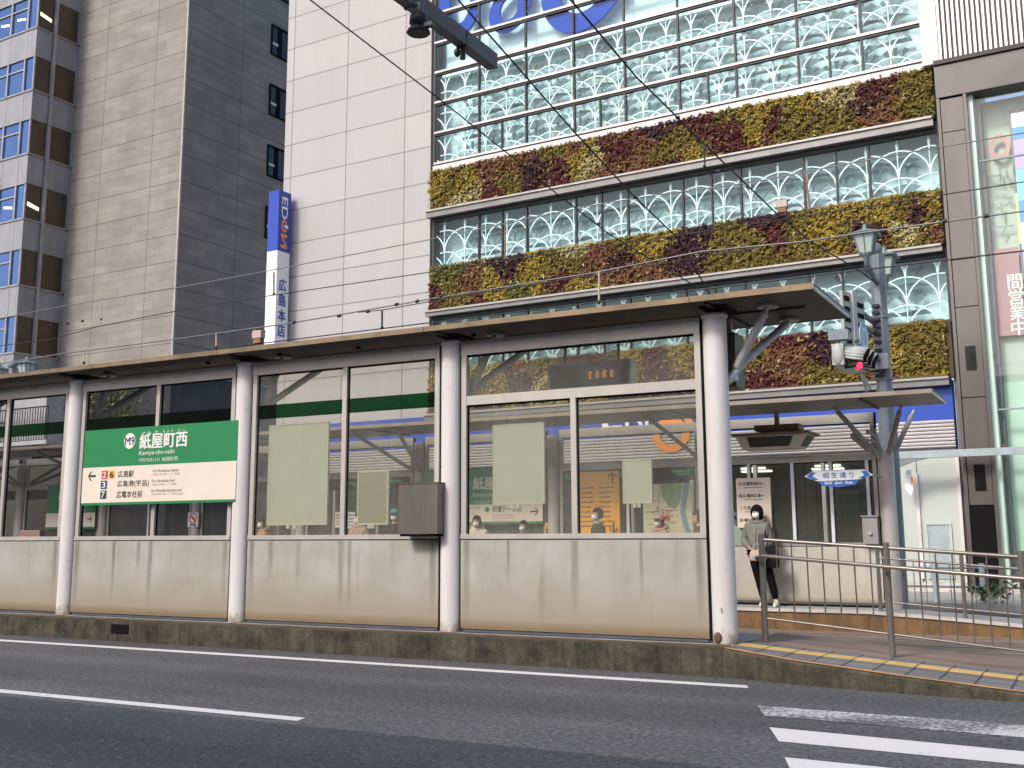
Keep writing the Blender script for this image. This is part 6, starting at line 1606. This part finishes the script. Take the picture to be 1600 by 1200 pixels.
    if hood:
        m = MB(); n = 18; ring = []
        for i in range(n+1):
            t = math.pi*2*i/n; ring.append(V(.105*math.cos(t), .035+.095*math.sin(t), 1.40+.035*math.sin(t)))
        m.tube(ring, [(.034+.022*max(0, math.sin(2*math.pi*i/n)))*k for i in range(n+1)], 8, cap=False); m.build('hood', coat, r, local=True)
        m = MB(); m.tube([V(0, -.158, 1.31), V(0, -.165, 1.1), V(0, -.158, .82)], .006*k, 6); m.build('zip', 'frame_steel', r, local=True)
    if scarf:
        m = MB(); m.tube([V(.06*math.cos(t*.524), .0+.075*math.sin(t*.524), 1.385) for t in range(13)], .035*k, 8, cap=False); m.build('collar', scarf, r, local=True)
    tt = []
    for s in (1, -1):
        kn, an = V(*legs[s][0]), V(*legs[s][1])
        tt.append([('root', V(0, 0, .90), .125*k), ('h%d' % s, V(.088*s, 0, .83), .100*k), ('k%d' % s, kn, .074*k), ('a%d' % s, an+V(0, 0, .02), .062*k)])
    vs, fs = skin_mesh(tt, 2); m = MB(); m.mesh(vs, fs, True); m.build('trousers', trousers, r, local=True)
    for s in (1, -1):
        an = V(*legs[s][1]); m = MB()
        pts = [an+V(0, .055, -.035), an+V(0, .0, -.030), an+V(.01*s, -.09, -.047), an+V(.015*s, -.165, -.057)]
        m.tube(pts, [.036*k, .045*k, .042*k, .022*k], 12); m.ell(an+V(.004*s, -.02, -.02), (.042*k, .06*k, .045*k), 12, 8); m.build('shoe', shoe, r, local=True)
    return r, k, V
# the woman by the far wall
wq = onY(1193, 944, 20.9)
wt = onY(1190, 790, 20.9)
hW = wt.z-ZF
wr_, wk, WV = person('person in a sage hooded jacket and black trousers by the far wall, holding bags', wq.x-.02, 20.78, ZF, hW, R(-4), 'coat_sage', 'trousers_black', shoe='shoe_white', bob=True, hood=True, puffy=1.13,
    arms={1: ((.25, .0, 1.06), (.09, -.19, .93)), -1: ((-.25, .0, 1.06), (-.07, -.20, .95))}, legs={1: ((.19, -.02, .48), (.28, -.02, .085)), -1: ((-.01, -.03, .48), (.07, -.02, .085))})
def bag(root, V, k, label, parent_mat, c, sx, sy, sz, cat, handle):
    rz = root.rotation_euler[2]; M = Matrix.Rotation(rz, 3, 'Z'); base = ROOT[root.name]
    T = lambda a, b, cc: base+M @ V(a, b, cc)
    t = thing('hand_bag', label, cat, tuple(T(c[0], c[1], c[2]-sz)))
    m = MB()
    P = []
    for zz_, g in ((-1, .92), (-.6, 1.05), (.3, 1.0), (1, .80)):
        for a, b_ in ((-1, -1), (0, -1.15), (1, -1), (1, 1), (0, 1.1), (-1, 1)): P.append(T(c[0]+sx*g*a, c[1]+sy*g*b_*(.6 if zz_ == 1 else 1), c[2]+sz*zz_))
    fc_ = [[5, 4, 3, 2, 1, 0], [18, 19, 20, 21, 22, 23]]
    for r_ in range(3):
        for j in range(6): fc_.append([r_*6+j, r_*6+(j+1) % 6, r_*6+6+(j+1) % 6, r_*6+6+j])
    m.mesh(P, fc_, True); m.build('body', parent_mat, t, bev=.01)
    m = MB(); m.tube([T(*q) for q in handle], .009, 6); m.build('handle', parent_mat, t)
bag(wr_, WV, wk, 'pale beige handbag held in front of the person in the sage jacket', 'bag_beige', (.10, -.30, .83), .13, .055, .085, 'handbag', [(.02, -.30, .90), (.03, -.28, 1.0), (.07, -.25, 1.02), (.12, -.27, .99), (.17, -.30, .90)])
bag(wr_, WV, wk, 'black tote bag hanging at the side of the person in the sage jacket', 'bag_black', (.27, -.16, .80), .12, .05, .17, 'tote bag', [(.20, -.16, .96), (.22, -.12, 1.2), (.2, -.06, 1.36), (.28, -.10, 1.2), (.33, -.16, .96)])
# people waiting, seen through the near windows
def waiter(label, xpx, ytop, Y, rz, **kw):
    q = onY(xpx, ytop, Y); return person(label, q.x, Y, ZF, (q.z-ZF)/1.005, R(rz), **kw)
waiter('person with dark hair and a cream coat, left end of the right-hand window', 746, 804, 20.5, 15, coat='coat_cream', trousers='trousers_black', hood=True, puffy=1.1, nod=.8)
waiter('person with dark hair barely showing over the sill, under the far name board', 819, 812, 20.6, 0, coat='coat_navy', trousers='trousers_black', nod=.5)
waiter('person in a dark coat and mask before the orange guide board', 934, 793, 20.5, -48, coat='coat_dark', trousers='trousers_black', scarf='shirt_grey')
waiter('person in a beige cap and white mask in front of the street map board', 1030, 804, 20.5, -20, coat='coat_pink', trousers='coat_navy', cap='cap_beige', hood=True)
waiter('person in brown without a mask, nearest the white end column behind the glass', 1091, 797, 20.55, -70, coat='coat_brown', trousers='trousers_black', mask=False, hairm='hair_brown')
waiter('person in a tan coat at the left edge of the middle window', 411, 809, 20.5, -30, coat='coat_tan', trousers='trousers_black', hairm='hair_black', hood=True)
waiter('person in a teal cap next to the steel box, half hidden behind it', 617, 795, 20.6, 20, coat='coat_dark', trousers='coat_navy', cap='cap_teal')
waiter('person in a pale pink coat behind the small greyish board', 561, 800, 20.6, 0, coat='coat_pink', trousers='trousers_black', hood=True)
# ---------------------------------------------------------------- camera, sky and sun
cam = bpy.data.cameras.new('camera'); co = bpy.data.objects.new('camera', cam); COL.objects.link(co)
cam.sensor_fit = 'HORIZONTAL'; cam.sensor_width = 36; cam.lens = 36*F/1600
cam.shift_x = 0; cam.shift_y = -(600-PPY)/1600*1
cam.clip_start = .05; cam.clip_end = 2000
co.location = EYE*S
co.matrix_world = Matrix(((_rt.x, _up.x, -_fw.x, EYE.x*S), (_rt.y, _up.y, -_fw.y, EYE.y*S), (_rt.z, _up.z, -_fw.z, EYE.z*S), (0, 0, 0, 1)))
SC.camera = co
SUN_EL, SUN_AZ = R(40), R(17)       # azimuth measured from straight behind the viewer's wall normal towards the left
sd = Vector((-math.sin(SUN_AZ)*math.cos(SUN_EL), -math.cos(SUN_AZ)*math.cos(SUN_EL), math.sin(SUN_EL)))
w = bpy.data.worlds.new('World'); SC.world = w; w.use_nodes = True
nt = w.node_tree; bg = nt.nodes['Background']
sk = nt.nodes.new('ShaderNodeTexSky'); sk.sky_type = 'NISHITA'; sk.sun_disc = False; sk.sun_elevation = SUN_EL
sk.sun_rotation = math.atan2(sd.x, sd.y); sk.air_density = .8; sk.dust_density = 3.0
nt.links.new(sk.outputs[0], bg.inputs['Color']); bg.inputs['Strength'].default_value = .15
L_ = bpy.data.lights.new('sun', 'SUN'); L_.energy = 1.5; L_.angle = R(10); L_.color = (1, .95, .88)
lo_ = bpy.data.objects.new('sun', L_); COL.objects.link(lo_); lo_.rotation_euler = sd.to_track_quat('Z', 'Y').to_euler()
SC.view_settings.view_transform = 'Standard'; SC.view_settings.look = 'None'; SC.view_settings.exposure = .5; SC.view_settings.gamma = 1
SC.cycles.max_bounces = 8; SC.cycles.transparent_max_bounces = 24; SC.cycles.glossy_bounces = 3; SC.cycles.diffuse_bounces = 3
SC.cycles.sample_clamp_indirect = 4
for ob_ in bpy.data.objects:
    if ob_.type == 'MESH' and len(ob_.data.polygons) == 0: print('EMPTY MESH', ob_.name, ob_.parent and ob_.parent.name)
